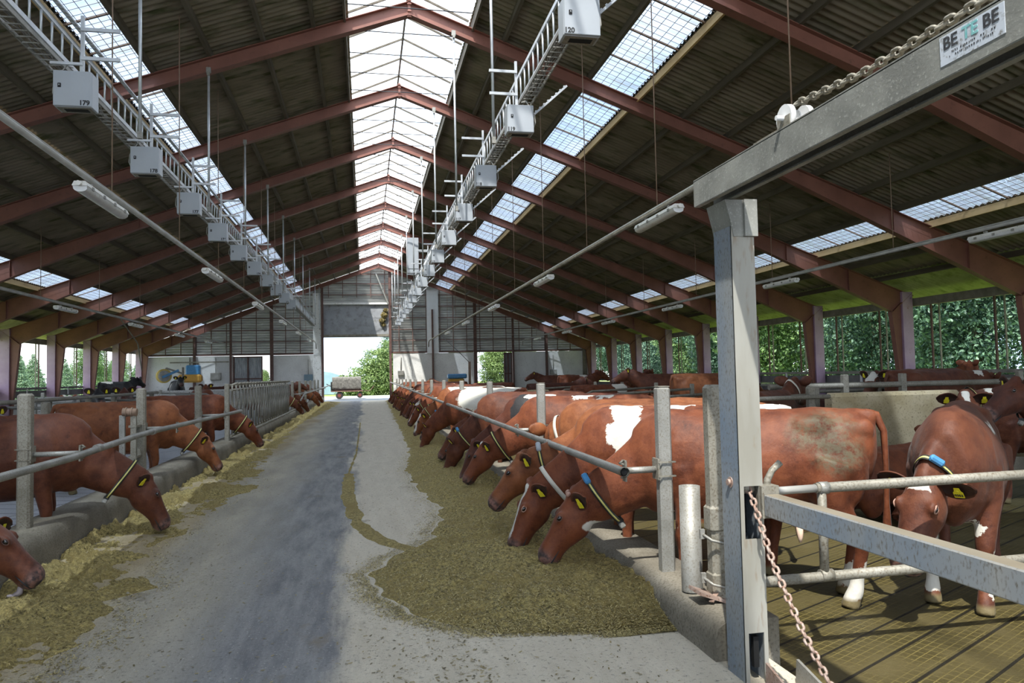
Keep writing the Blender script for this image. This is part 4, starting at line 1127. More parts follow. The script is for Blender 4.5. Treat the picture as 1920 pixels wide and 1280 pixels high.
COATS = {'red': ((.078, .021, .009), (.168, .047, .018)), 'dark': ((.045, .014, .009), (.095, .028, .014)), 'tan': ((.115, .035, .013), (.225, .074, .026)), 'black': ((.012, .011, .012), (.028, .025, .026)), 'brown': ((.058, .017, .009), (.122, .037, .016))}
def coat(name, base, white=(), dirt=(), spots=None, black=(), strip=None, K=None):
    m, nt, p, o = nodes(name); a, b = COATS[base]; v = objco(nt); L = nt.links
    n0 = noise(nt, v, 3.2, 6, .6); n1 = noise(nt, mapping(nt, v, (40, 50, 22)), 2.2, 4, .7); n2 = noise(nt, mapping(nt, v, (1, 1, 1), (3, 1, 2)), 9, 6, .7)
    col = mix(nt, ramp(nt, n0, .34, .70), a, b)
    col = mix(nt, ramp(nt, n2, .45, .75), col, (b[0] * 1.18, b[1] * 1.3, b[2] * 1.35))
    col = mix(nt, ramp(nt, n2, .42, .25), col, (a[0] * .6, a[1] * .55, a[2] * .55))
    col = mix(nt, ramp(nt, n1, .58, .80), col, (b[0] * 1.3, b[1] * 1.45, b[2] * 1.6))
    def warp(sc, amp):
        n = N(nt, 'TexNoise', Scale=sc, Detail=5, Roughness=.7); L.new(v, n.inputs['Vector'])
        s = N(nt, 'VectorMath', operation='SUBTRACT'); L.new(n.outputs['Color'], s.inputs[0]); s.inputs[1].default_value = (.5, .5, .5)
        k = N(nt, 'VectorMath', operation='SCALE'); L.new(s.outputs[0], k.inputs[0]); k.inputs['Scale'].default_value = amp
        r = N(nt, 'VectorMath', operation='ADD'); L.new(v, r.inputs[0]); L.new(k.outputs[0], r.inputs[1]); return r.outputs[0]
    def patches(lst, wv, soft):
        acc = None
        for x, y, z, rx, ry, rz in lst:
            s = N(nt, 'VectorMath', operation='SUBTRACT'); L.new(wv, s.inputs[0]); s.inputs[1].default_value = (x, y, z)
            q = N(nt, 'VectorMath', operation='MULTIPLY'); L.new(s.outputs[0], q.inputs[0]); q.inputs[1].default_value = (1 / rx, 1 / ry, 1 / rz)
            l = N(nt, 'VectorMath', operation='LENGTH'); L.new(q.outputs[0], l.inputs[0])
            if acc is None: acc = l.outputs['Value']
            else:
                mn = N(nt, 'Math', operation='MINIMUM'); L.new(acc, mn.inputs[0]); L.new(l.outputs['Value'], mn.inputs[1]); acc = mn.outputs[0]
        return ramp(nt, acc, 1 + soft, 1 - soft)
    if black: col = mix(nt, patches(black, warp(2.5, .3), .03), col, (.02, .019, .02))
    W = None; wcol = (.60, .57, .50)
    if spots:
        n = noise(nt, mapping(nt, v, (1, 1, 1), spots[1]), spots[2], 5, .6)
        col = mix(nt, ramp(nt, n, spots[0], spots[0] + .025), col, wcol)
    if white:
        small = [q for q in white if q[3] < .13]; big = [q for q in white if q[3] >= .13]
        if big: col = mix(nt, patches(big, warp(4, .34), .035), col, wcol)
        if small: col = mix(nt, patches(small, warp(14, .05), .06), col, wcol)
    if strip:
        wv = warp(11, .06)
        def dot(a):
            s = N(nt, 'VectorMath', operation='SUBTRACT'); L.new(wv, s.inputs[0]); s.inputs[1].default_value = K.P
            q = N(nt, 'VectorMath', operation='DOT_PRODUCT'); L.new(s.outputs[0], q.inputs[0]); q.inputs[1].default_value = a
            return q.outputs['Value']
        T, S, U = dot(K.d), dot(K.sd), dot(K.up)
        for t0, t1, w0, w1 in strip:
            ab = N(nt, 'Math', operation='ABSOLUTE'); L.new(S, ab.inputs[0])
            mr = N(nt, 'MapRange'); L.new(T, mr.inputs[0]); mr.inputs[1].default_value = t0; mr.inputs[2].default_value = t1; mr.inputs[3].default_value = w0; mr.inputs[4].default_value = w1
            df = N(nt, 'Math', operation='SUBTRACT'); L.new(mr.outputs[0], df.inputs[0]); L.new(ab.outputs[0], df.inputs[1])
            acc = ramp(nt, df.outputs[0], -.003, .003)
            for src, lo, hi in ((T, t0 - .004, t0 + .004), (T, t1 + .004, t1 - .004), (U, -.03, -.02)):
                ml = N(nt, 'Math', operation='MULTIPLY'); L.new(acc, ml.inputs[0]); L.new(ramp(nt, src, lo, hi), ml.inputs[1]); acc = ml.outputs[0]
            col = mix(nt, acc, col, wcol)
    if dirt: 
        fac = N(nt, 'Math', operation='MULTIPLY'); L.new(patches(dirt, warp(6, .25), .35), fac.inputs[0]); L.new(ramp(nt, noise(nt, v, 26, 5, .75), .36, .56), fac.inputs[1])
        col = mix(nt, fac.outputs[0], col, (.115, .092, .055))
    at_ = N(nt, 'Attribute'); at_.attribute_name = 'muzzle'; mz = mix(nt, ramp(nt, noise(nt, v, 22, 4), .4, .62), (.045, .032, .03), (.22, .11, .085))
    col = mix(nt, at_.outputs['Fac'], col, mz)
    ae = N(nt, 'Attribute'); ae.attribute_name = 'ear'; col = mix(nt, ae.outputs['Fac'], col, (.035, .018, .013))
    ah = N(nt, 'Attribute'); ah.attribute_name = 'hoof'; col = mix(nt, ah.outputs['Fac'], col, (.16, .125, .06))
    L.new(col, p.inputs['Base Color']); p.inputs['Roughness'].default_value = .58; p.inputs['Specular IOR Level'].default_value = .28
    p.inputs['Sheen Weight'].default_value = .05; p.inputs['Sheen Roughness'].default_value = .4
    h = N(nt, 'Math', operation='MULTIPLY_ADD'); L.new(n1, h.inputs[0]); h.inputs[1].default_value = .10
    h2 = N(nt, 'Math', operation='MULTIPLY_ADD'); L.new(n2, h2.inputs[0]); h2.inputs[1].default_value = .35; L.new(n0, h2.inputs[2]); L.new(h2.outputs[0], h.inputs[2])
    bump(nt, p, h.outputs[0], .4, .035)
    return m
PART = {}
def cow(label, loc, deg, pose, base='red', white=(), blaze=None, dirt=(), spots=None, black=(), lod=1, collar=None, tags=(0, 1), group=None, tail=True, udder=False, scale=1.0, key=None, tagtext=None, cat='cow', lids='lid', horn=False, tongue=False):
    """lod 0 near, 1 middle, 2 far"""
    vox = (.0155, .022, .032)[lod]
    kk = (key or repr(sorted((k, repr(v)) for k, v in pose.items())), lod)
    K = cow_body(kk, pose, vox)
    t = thing('cow', label, cat, loc, math.radians(deg), group); t.scale = (scale,) * 3
    cm = coat('coat ' + label[:40], base, list(white), dirt, spots, black, blaze, K)
    b = link('body', K.mesh, t); b.material_slots[0].link = 'OBJECT'; b.material_slots[0].material = cm
    def part(nm, m_, fn, parent=None):
        k2 = (kk, nm, m_)
        if k2 not in PART:
            mb = MB(); fn(mb); o = mb.build(nm, m_); PART[k2] = o.data; bpy.data.objects.remove(o)
        return link(nm.split('|')[0], PART[k2], parent or t)
    if lod < 2:
        for i, sy in enumerate((-1, 1)):
            ey = part('eye|%d' % i, 'eye', lambda mb: mb.ball(K.hp(.178, sy * .111, .050), (.022, .013, .018), 12, 8, K.Rh))
            def lid(mb):
                c0 = K.hp(.178, sy * .117, .050)
                mb.tube([c0 + K.d * (.027 * math.cos(a)) + K.up * (.0185 * math.sin(a)) - K.sd * (sy * .008 * abs(math.cos(a))) for a in [2 * PI * j / 14 for j in range(14)]], .0052, 6, closed=True)
            part('eyelid|%d' % i, lids, lid, ey)
        def nostrils(sy):
            return lambda mb: mb.ball(K.hp(.535, sy * .047, -.012), (.012, .017, .013), 8, 6, K.Rh)
        part('nostril|0', 'black', nostrils(-1)); part('nostril|1', 'black', nostrils(1))
        def mouth(mb):
            pts = [K.hp(.36, s * .074, -.075) if False else None for s in ()]
            for s in (-1, 1): mb.tube([K.hp(.385, s * .070, -.083), K.hp(.44, s * .082, -.082), K.hp(.50, s * .080, -.082), K.hp(.532, s * .055, -.084), K.hp(.548, 0, -.083)], [.002, .005, .006, .006, .006], 6)
        part('mouth', 'black', mouth)
    if not K.lie and lod < 2:
        pass
    for i in tags:
        c0, E_, nrm, wv = K.ear[i]
        def tg(mb):
            s_ = 1 if wv.z < 0 else -1
            hang = (Vector((0, 0, -1)) * .6 + wv * s_ * .4); hang = (hang - nrm * hang.dot(nrm)).normalized(); sx = hang.cross(nrm).normalized()
            R = Matrix((sx, nrm, hang)).transposed(); c1 = c0 + nrm * .014
            mb.poly([(-.016, -.028), (.016, -.028), (.020, .0), (.030, .012), (.030, .056), (-.030, .056), (-.030, .012), (-.020, .0)], 'y', -.002, .002)
            mb.v = [tuple(c1 + R @ Vector(v)) for v in mb.v]
            mb.tube([c1, c1 + nrm * .006], .008, 8)
            K.tagframe = getattr(K, 'tagframe', {}); K.tagframe[i] = (c1, R, hang, nrm, sx)
        tgo = part('ear_tag|%d' % i, 'yellow', tg)
        if tagtext and i in K.tagframe:
            c1, R, hang, nrm, sx = K.tagframe[i]
            txt = text_mesh(tagtext, .026, 'tag_ink', tgo, (0, 0, 0), (0, 0, 0), 'tag_number', .001)
            xa = -sx if (-sx).cross(-hang).dot(nrm) > 0 else sx
            Mx = Matrix((xa, -hang, nrm)).transposed().to_4x4(); Mx.translation = c1 + hang * .036 + nrm * .0028
            txt.matrix_local = Mx
    if tongue:
        part('tongue', 'tongue', lambda mb: mb.tube([K.hp(.47, -.01, -.12), K.hp(.50, -.015, -.16), K.hp(.49, -.02, -.20), K.hp(.46, -.02, -.225)], [.02, .024, .02, .008], 8))
    if horn:
        for sy in (-1, 1): part('horn_bud|%d' % sy, 'pale_skin', lambda mb: mb.ball(K.hp(.0, sy * .052, .085), (.024, .02, .02), 8, 6, K.Rh))
    if tail:
        dz = K.dz
        def tl(mb): mb.tube([(-.80, 0, 1.37 + dz), (-.875, 0, 1.36 + dz), (-.925, .0, 1.24 + dz), (-.93, .0, 1.0 + dz), (-.925, .0, max(.1, .72 + dz)), (-.92, .0, max(.08, .52 + dz)), (-.91, 0, max(.05, .36 + dz))], [.038, .034, .025, .021, .02, .034, .013], 8)
        tt = part('tail', 'eye', tl); 
        tt.data = tt.data if tt.data.users == 1 else tt.data
        if tt.material_slots: tt.material_slots[0].link = 'OBJECT'; tt.material_slots[0].material = cm
    if udder:
        def ud(mb):
            mb.ball((-.40, 0, .66), (.21, .155, .17), 16, 10)
            for sx in (-.10, .08):
                for sy in (-.075, .075): mb.tube([(-.40 + sx, sy, .55), (-.40 + sx, sy * 1.05, .455), (-.40 + sx, sy * 1.05, .425)], [.03, .018, .010], 8)
        part('udder', 'udder', ud)
    if collar:
        t0 = .80; k0 = t0 * 6; i0 = int(k0); f_ = k0 - i0
        h_ = (K.hh[i0] * (1 - f_) + K.hh[min(6, i0 + 1)] * f_) * 1.05; w0 = (K.ww[i0] * (1 - f_) + K.ww[min(6, i0 + 1)] * f_) * 1.09
        c0 = K.nk(t0); a, s, u = K.nframe(t0)
        def ringp(an, g=1.0):
            cs, sn = math.cos(an), math.sin(an)
            return c0 + s * (w0 * g * cs * (1 - .35 * max(0, sn) ** 2)) + u * (h_ * g * sn - .03 * max(0, -sn)) + a * (.035 * sn - .02)
        def band(wd, g):
            def fn(mb):
                P = []
                for j in range(40):
                    an = 2 * PI * j / 40
                    P.append([ringp(an, g) - a * wd, ringp(an, g + .018) - a * wd, ringp(an, g + .018) + a * wd, ringp(an, g) + a * wd])
                mb.grid(P, True, True, True)
            return fn
        pale = collar.get('pale')
        co = part('collar' + ('|p' if pale else ''), 'collar_pale' if pale else 'collar', band(.02, 1.0))
        if lod < 2 and not pale: part('collar_stripe', 'collar_stripe', band(.007, 1.006), co)
        side = collar.get('side', 1)
        if collar.get('tx'):
            an = math.radians(52) if side > 0 else math.radians(128)
            def tx(mb):
                c1 = ringp(an, 1.10); tan = (ringp(an + .1) - ringp(an - .1)).normalized(); out = (c1 - c0); out = (out - tan * out.dot(tan) - a * out.dot(a)).normalized()
                mb.box(c1, (.05, .10, .042), Matrix((a, tan, out)).transposed(), bev=.012)
            part('transmitter|%d' % side, collar['tx'], tx, co)
        def wt(mb):
            mb.box(ringp(-PI / 2, 1.16), (.05, .045, .06), Matrix((a, s, u)).transposed(), bev=.01)
        part('collar_weight', 'steel', wt, co)
        if lod < 2:
            part('buckle', 'black', lambda mb: mb.box(ringp(-PI / 2, 1.02), (.055, .05, .03), Matrix((a, s, u)).transposed(), bev=.006), co)
    return t

def V_(**k):
    p = dict(FEED); p.update(k); return p
BELLY = (0, 0, .50, .62, .24, .16)
FLANK = [BELLY]
BLAZE = [(-.02, .30, .040, .024), (.28, .56, .024, .05)]
WIDEFACE = [(-.03, .26, .07, .062), (.24, .57, .062, .095)]
THIN = [(-.02, .22, .028, .012)]
MUZZLESTRIPE = [(.02, .56, .035, .075)]
STAR = [(.035, .10, .05, .075)]
FORE = [(-.02, .22, .095, .085)]
pA = V_(poll=(1.36, .06, .69), pitch=56, hyaw=14); pB = V_(poll=(1.34, .08, .66), pitch=64, hyaw=20); pC = V_(poll=(1.44, -.04, .86), pitch=50, hyaw=10, eu=-.15, arch=-.16); pD = V_(poll=(1.39, .04, .72), pitch=54, hyaw=10)
pE = V_(poll=(1.33, -.10, .61), pitch=70, hyaw=-14)
STAND = dict(hi=1, poll=(1.22, 0, 1.50), pitch=30, arch=-.06, eu=.02, stance=((.06, 0), (-.05, 0), (.08, 0), (-.08, 0)))
LOOK = dict(poll=(1.10, .25, 1.46), pitch=38, hyaw=75, arch=-.05, eu=.0)
LIE = dict(hi=1, poll=(1.10, .0, 1.48), pitch=22, arch=-.04, lie=True, eu=.02)

# ---- right feed row (heads over the kerb, facing the aisle)
def feed(i, nx, ny, nz, deg, pose, **kw):
    """place the cow so that its muzzle is at (nx, ny, nz)"""
    a = math.radians(deg); lod = kw.get('lod', 1); s = kw.get('scale', 1.0)
    pit = math.radians(pose['pitch']); hy = math.radians(pose.get('hyaw', 0)); P = pose['poll']
    mx = P[0] + .53 * math.cos(pit) * math.cos(hy); my = P[1] + .53 * math.cos(pit) * math.sin(hy)
    mx *= s; my *= s
    return cow(kw.pop('label'), (nx - mx * math.cos(a) + my * math.sin(a), ny - mx * math.sin(a) - my * math.cos(a), ZC), deg, pose, **kw)
CB = dict(tx='blue', side=1); CG = dict(tx='box', side=1); CY = dict(side=1)
G = 'cows feeding over the right kerb'
feed(0, 1.39, 5.92, .24, 152, pA, label='big red brown cow nearest on the right, blue transmitter collar, dung on its rump', lod=0, white=[(.25, 0, .50, .75, .25, .10), (.55, -.02, .56, .2, .2, .10), (-.30, 0, .58, .25, .25, .08), (-.68, .17, .16, .2, .2, .14), (-.68, -.17, .12, .2, .2, .10), (1.24, .03, .49, .12, .14, .05)], dirt=[(-.50, .2, 1.24, .20, .30, .17), (-.60, .25, 1.10, .16, .3, .12)], collar=CB, udder=True, group=G, horn=True)
feed(1, 1.28, 6.65, .13, 157, pB, label='red cow with white blaze and white shoulder patch behind the nearest right cow', lod=0, white=[(.52, .1, 1.30, .14, .4, .26), (.46, .1, 1.0, .13, .4, .3), (0, 0, .5, .6, .3, .13), (-.66, 0, 1.3, .30, .4, .28), (-.1, 0, 1.43, .4, .2, .06)], blaze=BLAZE, collar=dict(side=1, pale=True), group=G, lids='pale_skin')
feed(2, 1.22, 7.35, .46, 158, pC, label='plain light red cow holding its head higher over the silage, grey collar box', lod=0, base='tan', white=[(-.55, 0, 1.42, .2, .2, .10)], collar=CG, group=G)
cow('red cow turning its head away along the row, pale collar, just past the nearest post', (3.05, 8.0, ZC), 158, V_(poll=(1.02, -.2, 1.05), pitch=22, hyaw=-85, arch=.0), base='tan', white=[(.1, .2, 1.3, .06, .06, .05), (.18, .22, 1.36, .05, .06, .04)], collar=dict(side=1, pale=True), group=G)
feed(4, 1.34, 10.3, .28, 158, pD, label='red cow with white tipped poll and yellow hanging collar behind the head turner', white=[(-.1, 0, 1.42, .3, .3, .07)], blaze=[(-.03, .04, .05, .03)], collar=CY, group=G)
feed(5, 1.40, 11.1, .14, 160, pB, label='dark red cow with black saddle and white back stripe, head low in the silage', base='dark', white=[(.35, .05, 1.36, .25, .3, .10)], black=[(.45, .1, 1.15, .35, .4, .28)], group=G)
feed(6, 1.34, 12.7, .24, 160, pE, label='dark red cow side by side with a twin head, small white face stripe', base='brown', blaze=THIN, collar=CB, group=G)
feed(7, 1.30, 13.4, .26, 158, pD, label='dark red cow pressing its face beside its striped neighbour', base='brown', group=G)
feed(8, 1.25, 17.0, .14, 160, pE, label='red cow with muzzle stretched low under the blue collared cow', base='red', white=[(.1, 0, 1.2, .5, .5, .36), (-.45, 0, 1.42, .4, .3, .10)], group=G)
feed(9, 1.30, 17.9, .26, 160, pA, label='red cow with white jaw and blaze, blue collar, large white back', white=[(.15, 0, 1.30, .42, .4, .34), (-.4, 0, 1.42, .4, .3, .12)], blaze=BLAZE, collar=CB, group=G)
feed(10, 1.28, 20.0, .22, 160, pB, label='red cow with a broad white face, two rows before the spotted cow', base='tan', blaze=WIDEFACE, white=[(0, 0, .5, .6, .3, .2), (.15, 0, 1.36, .5, .4, .22)], collar=CY, group=G)
feed(11, 1.38, 21.3, .24, 160, pD, label='red and white spotted cow with mostly white flank', spots=(.45, (3, 1, 2), 3.4), blaze=THIN, collar=CY, group=G)
feed(12, 1.32, 23.4, .26, 160, pA, label='red cow with wide white muzzle stripe beyond the spotted cow', blaze=MUZZLESTRIPE, collar=CY, group=G)
far_r = [(25.2, pB, 'red'), (27.0, pD, 'dark'), (29.0, pA, 'red'), (30.8, pE, 'brown'), (33.4, pD, 'red'), (36, pA, 'tan'), (39, pB, 'red'), (42.5, pD, 'brown'), (46.5, pA, 'red')]
for i, (y, p_, b_) in enumerate(far_r):
    feed(13 + i, 1.42, y, .28 if i % 2 else .16, 160, p_, label='small distant %s cow at the far end of the right feed row, %s' % ({'red': 'red', 'dark': 'dark red', 'brown': 'brown', 'tan': 'light red'}[b_], ORD[i]), base=b_, lod=2, spots=(.60, (i, 2, 3), 2.0) if i in (0, 4) else None, tags=(1,), group=G)
# ---- loose cows on the right
cow('red brown cow facing the camera behind the pipe gate, white star on its lowered head', (4.5, 5.0, ZC), -136, dict(hi=1, hs=1.16, poll=(.98, -.12, .93), pitch=58, hyaw=-24, roll=-6, arch=.05, eu=.05, eb=.1, stance=((.10, 0), (-.05, 0), (0, 0), (0, 0))), base='brown', lod=0, blaze=STAR, white=[(-.05, .27, 1.24, .30, .08, .06), (.52, .17, .24, .14, .2, .20), (.55, -.17, .30, .14, .2, .22), (.6, 0, .58, .13, .2, .07)], collar=dict(tx='blue', side=1), group='loose cows in the right yard', tagtext='0353', scale=1.0, lids='pale_skin')
cow('brown cow with a long white blaze looking straight at the camera over the near back', (8.3, 7.95, ZC), 172, dict(poll=(1.12, .30, 1.32), pitch=48, hyaw=68, arch=-.02, eu=.1, eb=.0), base='brown', lod=0, blaze=BLAZE, white=[(.55, .12, 1.38, .16, .16, .10), (0, 0, .52, .6, .3, .14)], group='loose cows in the right yard', collar=dict(side=1))
cow('dark brown cow in profile at the right edge, blue collar and yellow tag', (7.75, 6.45, ZC), 176, dict(poll=(1.16, .05, 1.50), pitch=32, hyaw=6, arch=-.04), base='dark', lod=1, collar=CB, group='loose cows in the right yard')
cow('large dark brown cow standing broadside behind the beige concrete wall', (9.9, 11.6, .18), 4, dict(poll=(1.38, 0, 1.25), pitch=45, arch=.0), base='brown', white=[(1.05, -.1, 1.36, .13, .13, .09)], group='loose cows in the right yard')
cow('brown cow with a white forehead peering over the fence behind the blaze faced cow', (10.6, 13.2, .18), -150, dict(poll=(1.2, 0, 1.30), pitch=42, arch=-.02, eu=.05), base='brown', blaze=FORE, group='loose cows in the right yard')
cow('dark cow with a white neck patch lying left of the large broadside cow', (9.6, 15.2, .18), 150, LIE, base='dark', white=[(.5, .2, .75, .14, .2, .2)], group='loose cows in the right yard')
cow('red brown cow standing behind the grey gate column with raised collared head', (5.55, 9.6, ZC), 40, dict(STAND), base='brown', lod=1, collar=dict(side=-1, pale=True), group='loose cows in the right yard')
cow('brown cow with a dark rump seen from behind, just right of the gate column', (5.75, 11.2, ZC), 55, STAND, base='brown', group='loose cows in the right yard')
cow('cow with a white striped face resting low beside the beige wall', (5.9, 7.6, ZC), 20, LIE, base='red', blaze=WIDEFACE, white=[(.7, 0, .9, .2, .3, .2)], group='loose cows in the right yard')
cow('tan cow standing broadside in a cubicle with its pale tail towards the aisle', (7.9, 16.4, .18), 8, dict(STAND, poll=(1.3, 0, 1.2), pitch=40), base='tan', group='cows in the right cubicles')
cow('red cow with white shoulder blotch stretched out left of the tan cubicle cow', (6.0, 18.4, ZC), 12, dict(STAND, poll=(1.35, .0, 1.15), pitch=40), base='red', white=[(.48, 0, 1.3, .2, .4, .2)], group='cows in the right cubicles')
for i, (x, y, z, a, p_, b_, wh, l) in enumerate((
        (8.8, 20.5, .18, 160, STAND, 'brown', (), 'brown cow with raised head between the right cubicles, ear against the trees'),
        (6.1, 24.0, ZC, 10, STAND, 'dark', (), 'dark brown cow standing sideways in front of the far right wall'),
        (5.0, 29.5, ZC, 165, pD, 'red', (), 'red cow bending down by the small beige block'),
        (8.4, 29.0, .18, 20, STAND, 'red', [(.3, 0, 1.4, .2, .3, .1)], 'red cow with a white back fleck deep on the right'),
        (9.5, 36.0, .18, 170, STAND, 'brown', (), 'small brown cow at the right end wall beside the dark door'),
        (8.4, 38.0, .18, 5, LIE, 'black', [(0, 0, .6, .5, .4, .12)], 'small black and white cow lying below the right opening'),
        (11.5, 31.0, .18, 30, STAND, 'red', (), 'small red cow beside the far right columns'),
        (12.3, 22.5, .18, 175, LIE, 'brown', (), 'brown cow lying near the right wall columns'),
        (4.6, 40.0, ZC, 150, STAND, 'red', (), 'tiny red cow in front of the right cow brush'),
        (13.2, 15.2, .18, 15, STAND, 'red', (), 'red cow at the far right wall behind the fences'))):
    cow(l, (x, y, z), a, p_, base=b_, lod=2, white=wh, tags=(0, 1) if i < 3 else (1,), group='cows in the right cubicles')
# ---- left feed row
GL = 'cows feeding over the left kerb'
feed(30, -2.44, 6.3, .20, 20, V_(poll=(1.3, -.05, .66), pitch=47, hyaw=-10, eu=.1, eb=-.3), label='dark red cow at the left frame edge chewing with tongue out, tag 2705', lod=0, base='brown', tags=(0, 1), tongue=True, tagtext='2705', group=GL)
feed(31, -2.13, 8.75, .13, 16, V_(poll=(1.40, 0, .66), pitch=64), label='large dark red cow feeding at the first left post, pale collar', lod=0, base='brown', collar=dict(side=-1), group=GL)
feed(32, -2.45, 13.6, .15, 22, V_(poll=(1.30, -.04, .70), pitch=60, hyaw=-8), label='mottled light red cow feeding at the second left post', lod=0, base='tan', collar=dict(side=-1), group=GL)
feed(33, -2.33, 17.95, .14, 18, V_(poll=(1.34, 0, .70), pitch=58), label='red cow feeding through the first headlock', base='red', collar=dict(side=-1), group=GL)
feed(34, -2.60, 33.0, .14, 20, pD, label='red cow feeding just beyond the headlocks, yellow collar', base='brown', lod=1, collar=dict(side=-1), group=GL)
feed(35, -2.60, 36.2, .2, 24, pA, label='brown cow second beyond the headlocks', base='brown', lod=2, group=GL)
feed(36, -2.50, 43.0, .18, 20, pA, label='light red cow feeding near the left doorway pillar', base='tan', lod=2, collar=dict(side=-1), group=GL)
feed(37, -2.55, 47.5, .18, 22, pD, label='farthest red cow of the left feed row beside the pillar', base='red', lod=2, group=GL)
b0 = cow('dark brown cow mostly outside the left frame edge behind the chewing cow', (-5.1, 7.35, ZC), 30, STAND, base='brown', lod=1, tags=(), group='loose cows on the left')
# ---- left background
for i, (x, y, z, a, p_, b_, wh, sp_, l) in enumerate((
        (-9.9, 27.3, .3, 100, LIE, 'red', (), (.44, (1, 5, 2), 1.6), 'white and red cow lying with raised head under the left windows'),
        (-10.2, 33.6, .3, 65, STAND, 'black', [(-.5, 0, 1.40, .3, .3, .1)], None, 'long black cow standing behind the grey left wall'),
        (-8.6, 37.0, .3, -70, STAND, 'black', [(0, 0, 1.0, .3, .5, .3)], None, 'black cow with white ears right of the long black cow'),
        (-7.0, 20.8, ZC, -60, STAND, 'black', (), None, 'black faced cow peering under the brown left rail'),
        (-6.6, 22.6, ZC, -75, STAND, 'dark', (), None, 'dark brown cow head beside the black faced cow'),
        (-7.1, 15.2, ZC, -50, dict(STAND, poll=(1.2, 0, 1.25)), 'dark', (), None, 'dark horned looking cow behind the pale cubicle loop'),
        (-7.9, 12.2, ZC, 185, LIE, 'black', [(0, 0, .6, .9, .5, .5)], None, 'white cow lying with one dark spot at the left edge'),
        (-6.6, 33.5, ZC, -80, STAND, 'red', (), None, 'red cow facing the camera in front of the metal door wall'),
        (-5.2, 36.0, ZC, -95, STAND, 'black', (), None, 'black cow facing the camera left of the headlocks'),
        (-8.2, 42.0, ZC, 10, STAND, 'dark', (), None, 'dark cow under the orange brush at the left end wall'),
        (-4.4, 38.0, ZC, 20, STAND, 'brown', (), None, 'brown cow behind the headlock bars'),
        (-5.9, 29.2, ZC, -60, pD, 'red', (), None, 'red cow low between the two grey walls'))):
    cow(l, (x, y, z), a, p_, base=b_, lod=2, white=wh, spots=sp_, tags=(0, 1) if i < 7 else (1,), group='loose cows on the left')
# ================================================================== outside
def crown(seed, blobs, n, leaf, m_):
    rnd = np.random.default_rng(seed)
    tot = sum(b[3] * b[3] for b in blobs); V = []
    for bx, by, bz, r in blobs:
        k = int(n * r * r / tot)
        d = rnd.normal(size=(k, 3)); d /= np.linalg.norm(d, axis=1)[:, None]
        lump = 1 + .16 * np.sin(d[:, 0] * 7 + bx) * np.sin(d[:, 1] * 6 + by) + .12 * np.sin(d[:, 2] * 11)
        rad = r * lump * (1 - .35 * rnd.random(k) ** 2)
        c = np.array([bx, by, bz]) + d * rad[:, None] * np.array([1, 1, .9])
        nrm = d * .6 + rnd.normal(size=(k, 3)) * .6; nrm /= np.linalg.norm(nrm, axis=1)[:, None]
        t = np.cross(nrm, rnd.normal(size=(k, 3))); t /= np.linalg.norm(t, axis=1)[:, None]
        b2 = np.cross(nrm, t)
        s = leaf * (.6 + .8 * rnd.random(k))[:, None]
        q = np.stack([c - t * s, c - b2 * s * .55 + nrm * s * .12, c + t * s, c + b2 * s * .55 + nrm * s * .12], 1).reshape(-1, 3)
        V.append(q)
    V = np.concatenate(V); F = np.arange(len(V)).reshape(-1, 4)
    me = bpy.data.meshes.new('foliage'); me.from_pydata(V.tolist(), [], F.tolist()); me.update(); me.materials.append(M[m_])
    return me
rr = random.Random(11)
def broad(seed, h, wd, n, leaf, m_, low=1.2):
    r = random.Random(seed); bl = []
    for i in range(13):
        z = low + (h - low) * (i / 12.0); k = math.sin(PI * min(1, .18 + .75 * i / 12.0))
        a = r.uniform(0, 2 * PI); q = wd * k * .55
        bl.append((q * math.cos(a), q * math.sin(a), z, wd * (.34 + .22 * k)))
        bl.append((-q * math.cos(a), -q * math.sin(a), z + .5, wd * (.30 + .2 * k)))
    return crown(seed, bl, n, leaf, m_)
FOL = {'dark1': broad(1, 12, 3.6, 52000, .095, 'leaf_dark'), 'dark2': broad(2, 13, 4.0, 52000, .10, 'leaf_dark'), 'mid': broad(3, 11, 3.6, 48000, .095, 'leaf_mid'),
       'conifer': crown(5, [(0, 0, .8 + i * .8, 2.3 - .24 * i) for i in range(9)], 26000, .10, 'leaf_pale'),
       'bush': crown(7, [(0, 0, 1.2, 1.9), (1.6, .3, 1.6, 1.9), (-1.6, 0, .9, 1.3), (2.6, .4, 2.6, 1.8), (1.2, 0, 3.0, 1.7), (3.4, 0, 1.3, 1.7), (2.6, 0, 4.1, 1.4)], 32000, .09, 'leaf_light'),
       'light': broad(9, 9, 3.0, 30000, .11, 'leaf_light', .6)}
def trunk(h, r, lean, seed):
    rn = random.Random(seed); mb = MB()
    pts = [(lean * z / h * .8 + rn.uniform(-.06, .06), rn.uniform(-.06, .06), z) for z in np.linspace(0, h, 7)]
    mb.tube(pts, [r * (1.25 - .9 * i / 6) for i in range(7)], 9)
    for k in range(5):
        z = h * (.35 + .12 * k); a = rn.uniform(0, 6.28)
        mb.tube([(lean * z / h * .8, 0, z), (math.cos(a) * .9, math.sin(a) * .9, z + .8), (math.cos(a) * 1.8, math.sin(a) * 1.8, z + 1.9)], [r * .45, r * .3, r * .12], 6)
    return mb
TR = {'dark': trunk(9, .28, .4, 1).mesh('trunk', 'bark'), 'pale': trunk(9, .30, -.3, 2).mesh('trunk', 'bark_pale')}
def tree(x, y, fol, s, rz, label, group=None, tr='dark', z=-.06):
    t = thing('tree', label, 'tree', (x, y, z), rz, group); t.scale = (s, s, s)
    link('foliage', FOL[fol], t); k = link('trunk', TR[tr], t)
    if fol in ('conifer', 'bush', 'light'): k.scale = (.5, .5, {'conifer': .55, 'bush': .3, 'light': .6}[fol])
    return t
kinds = ['dark1', 'mid', 'dark2', 'dark1', 'dark2', 'mid']
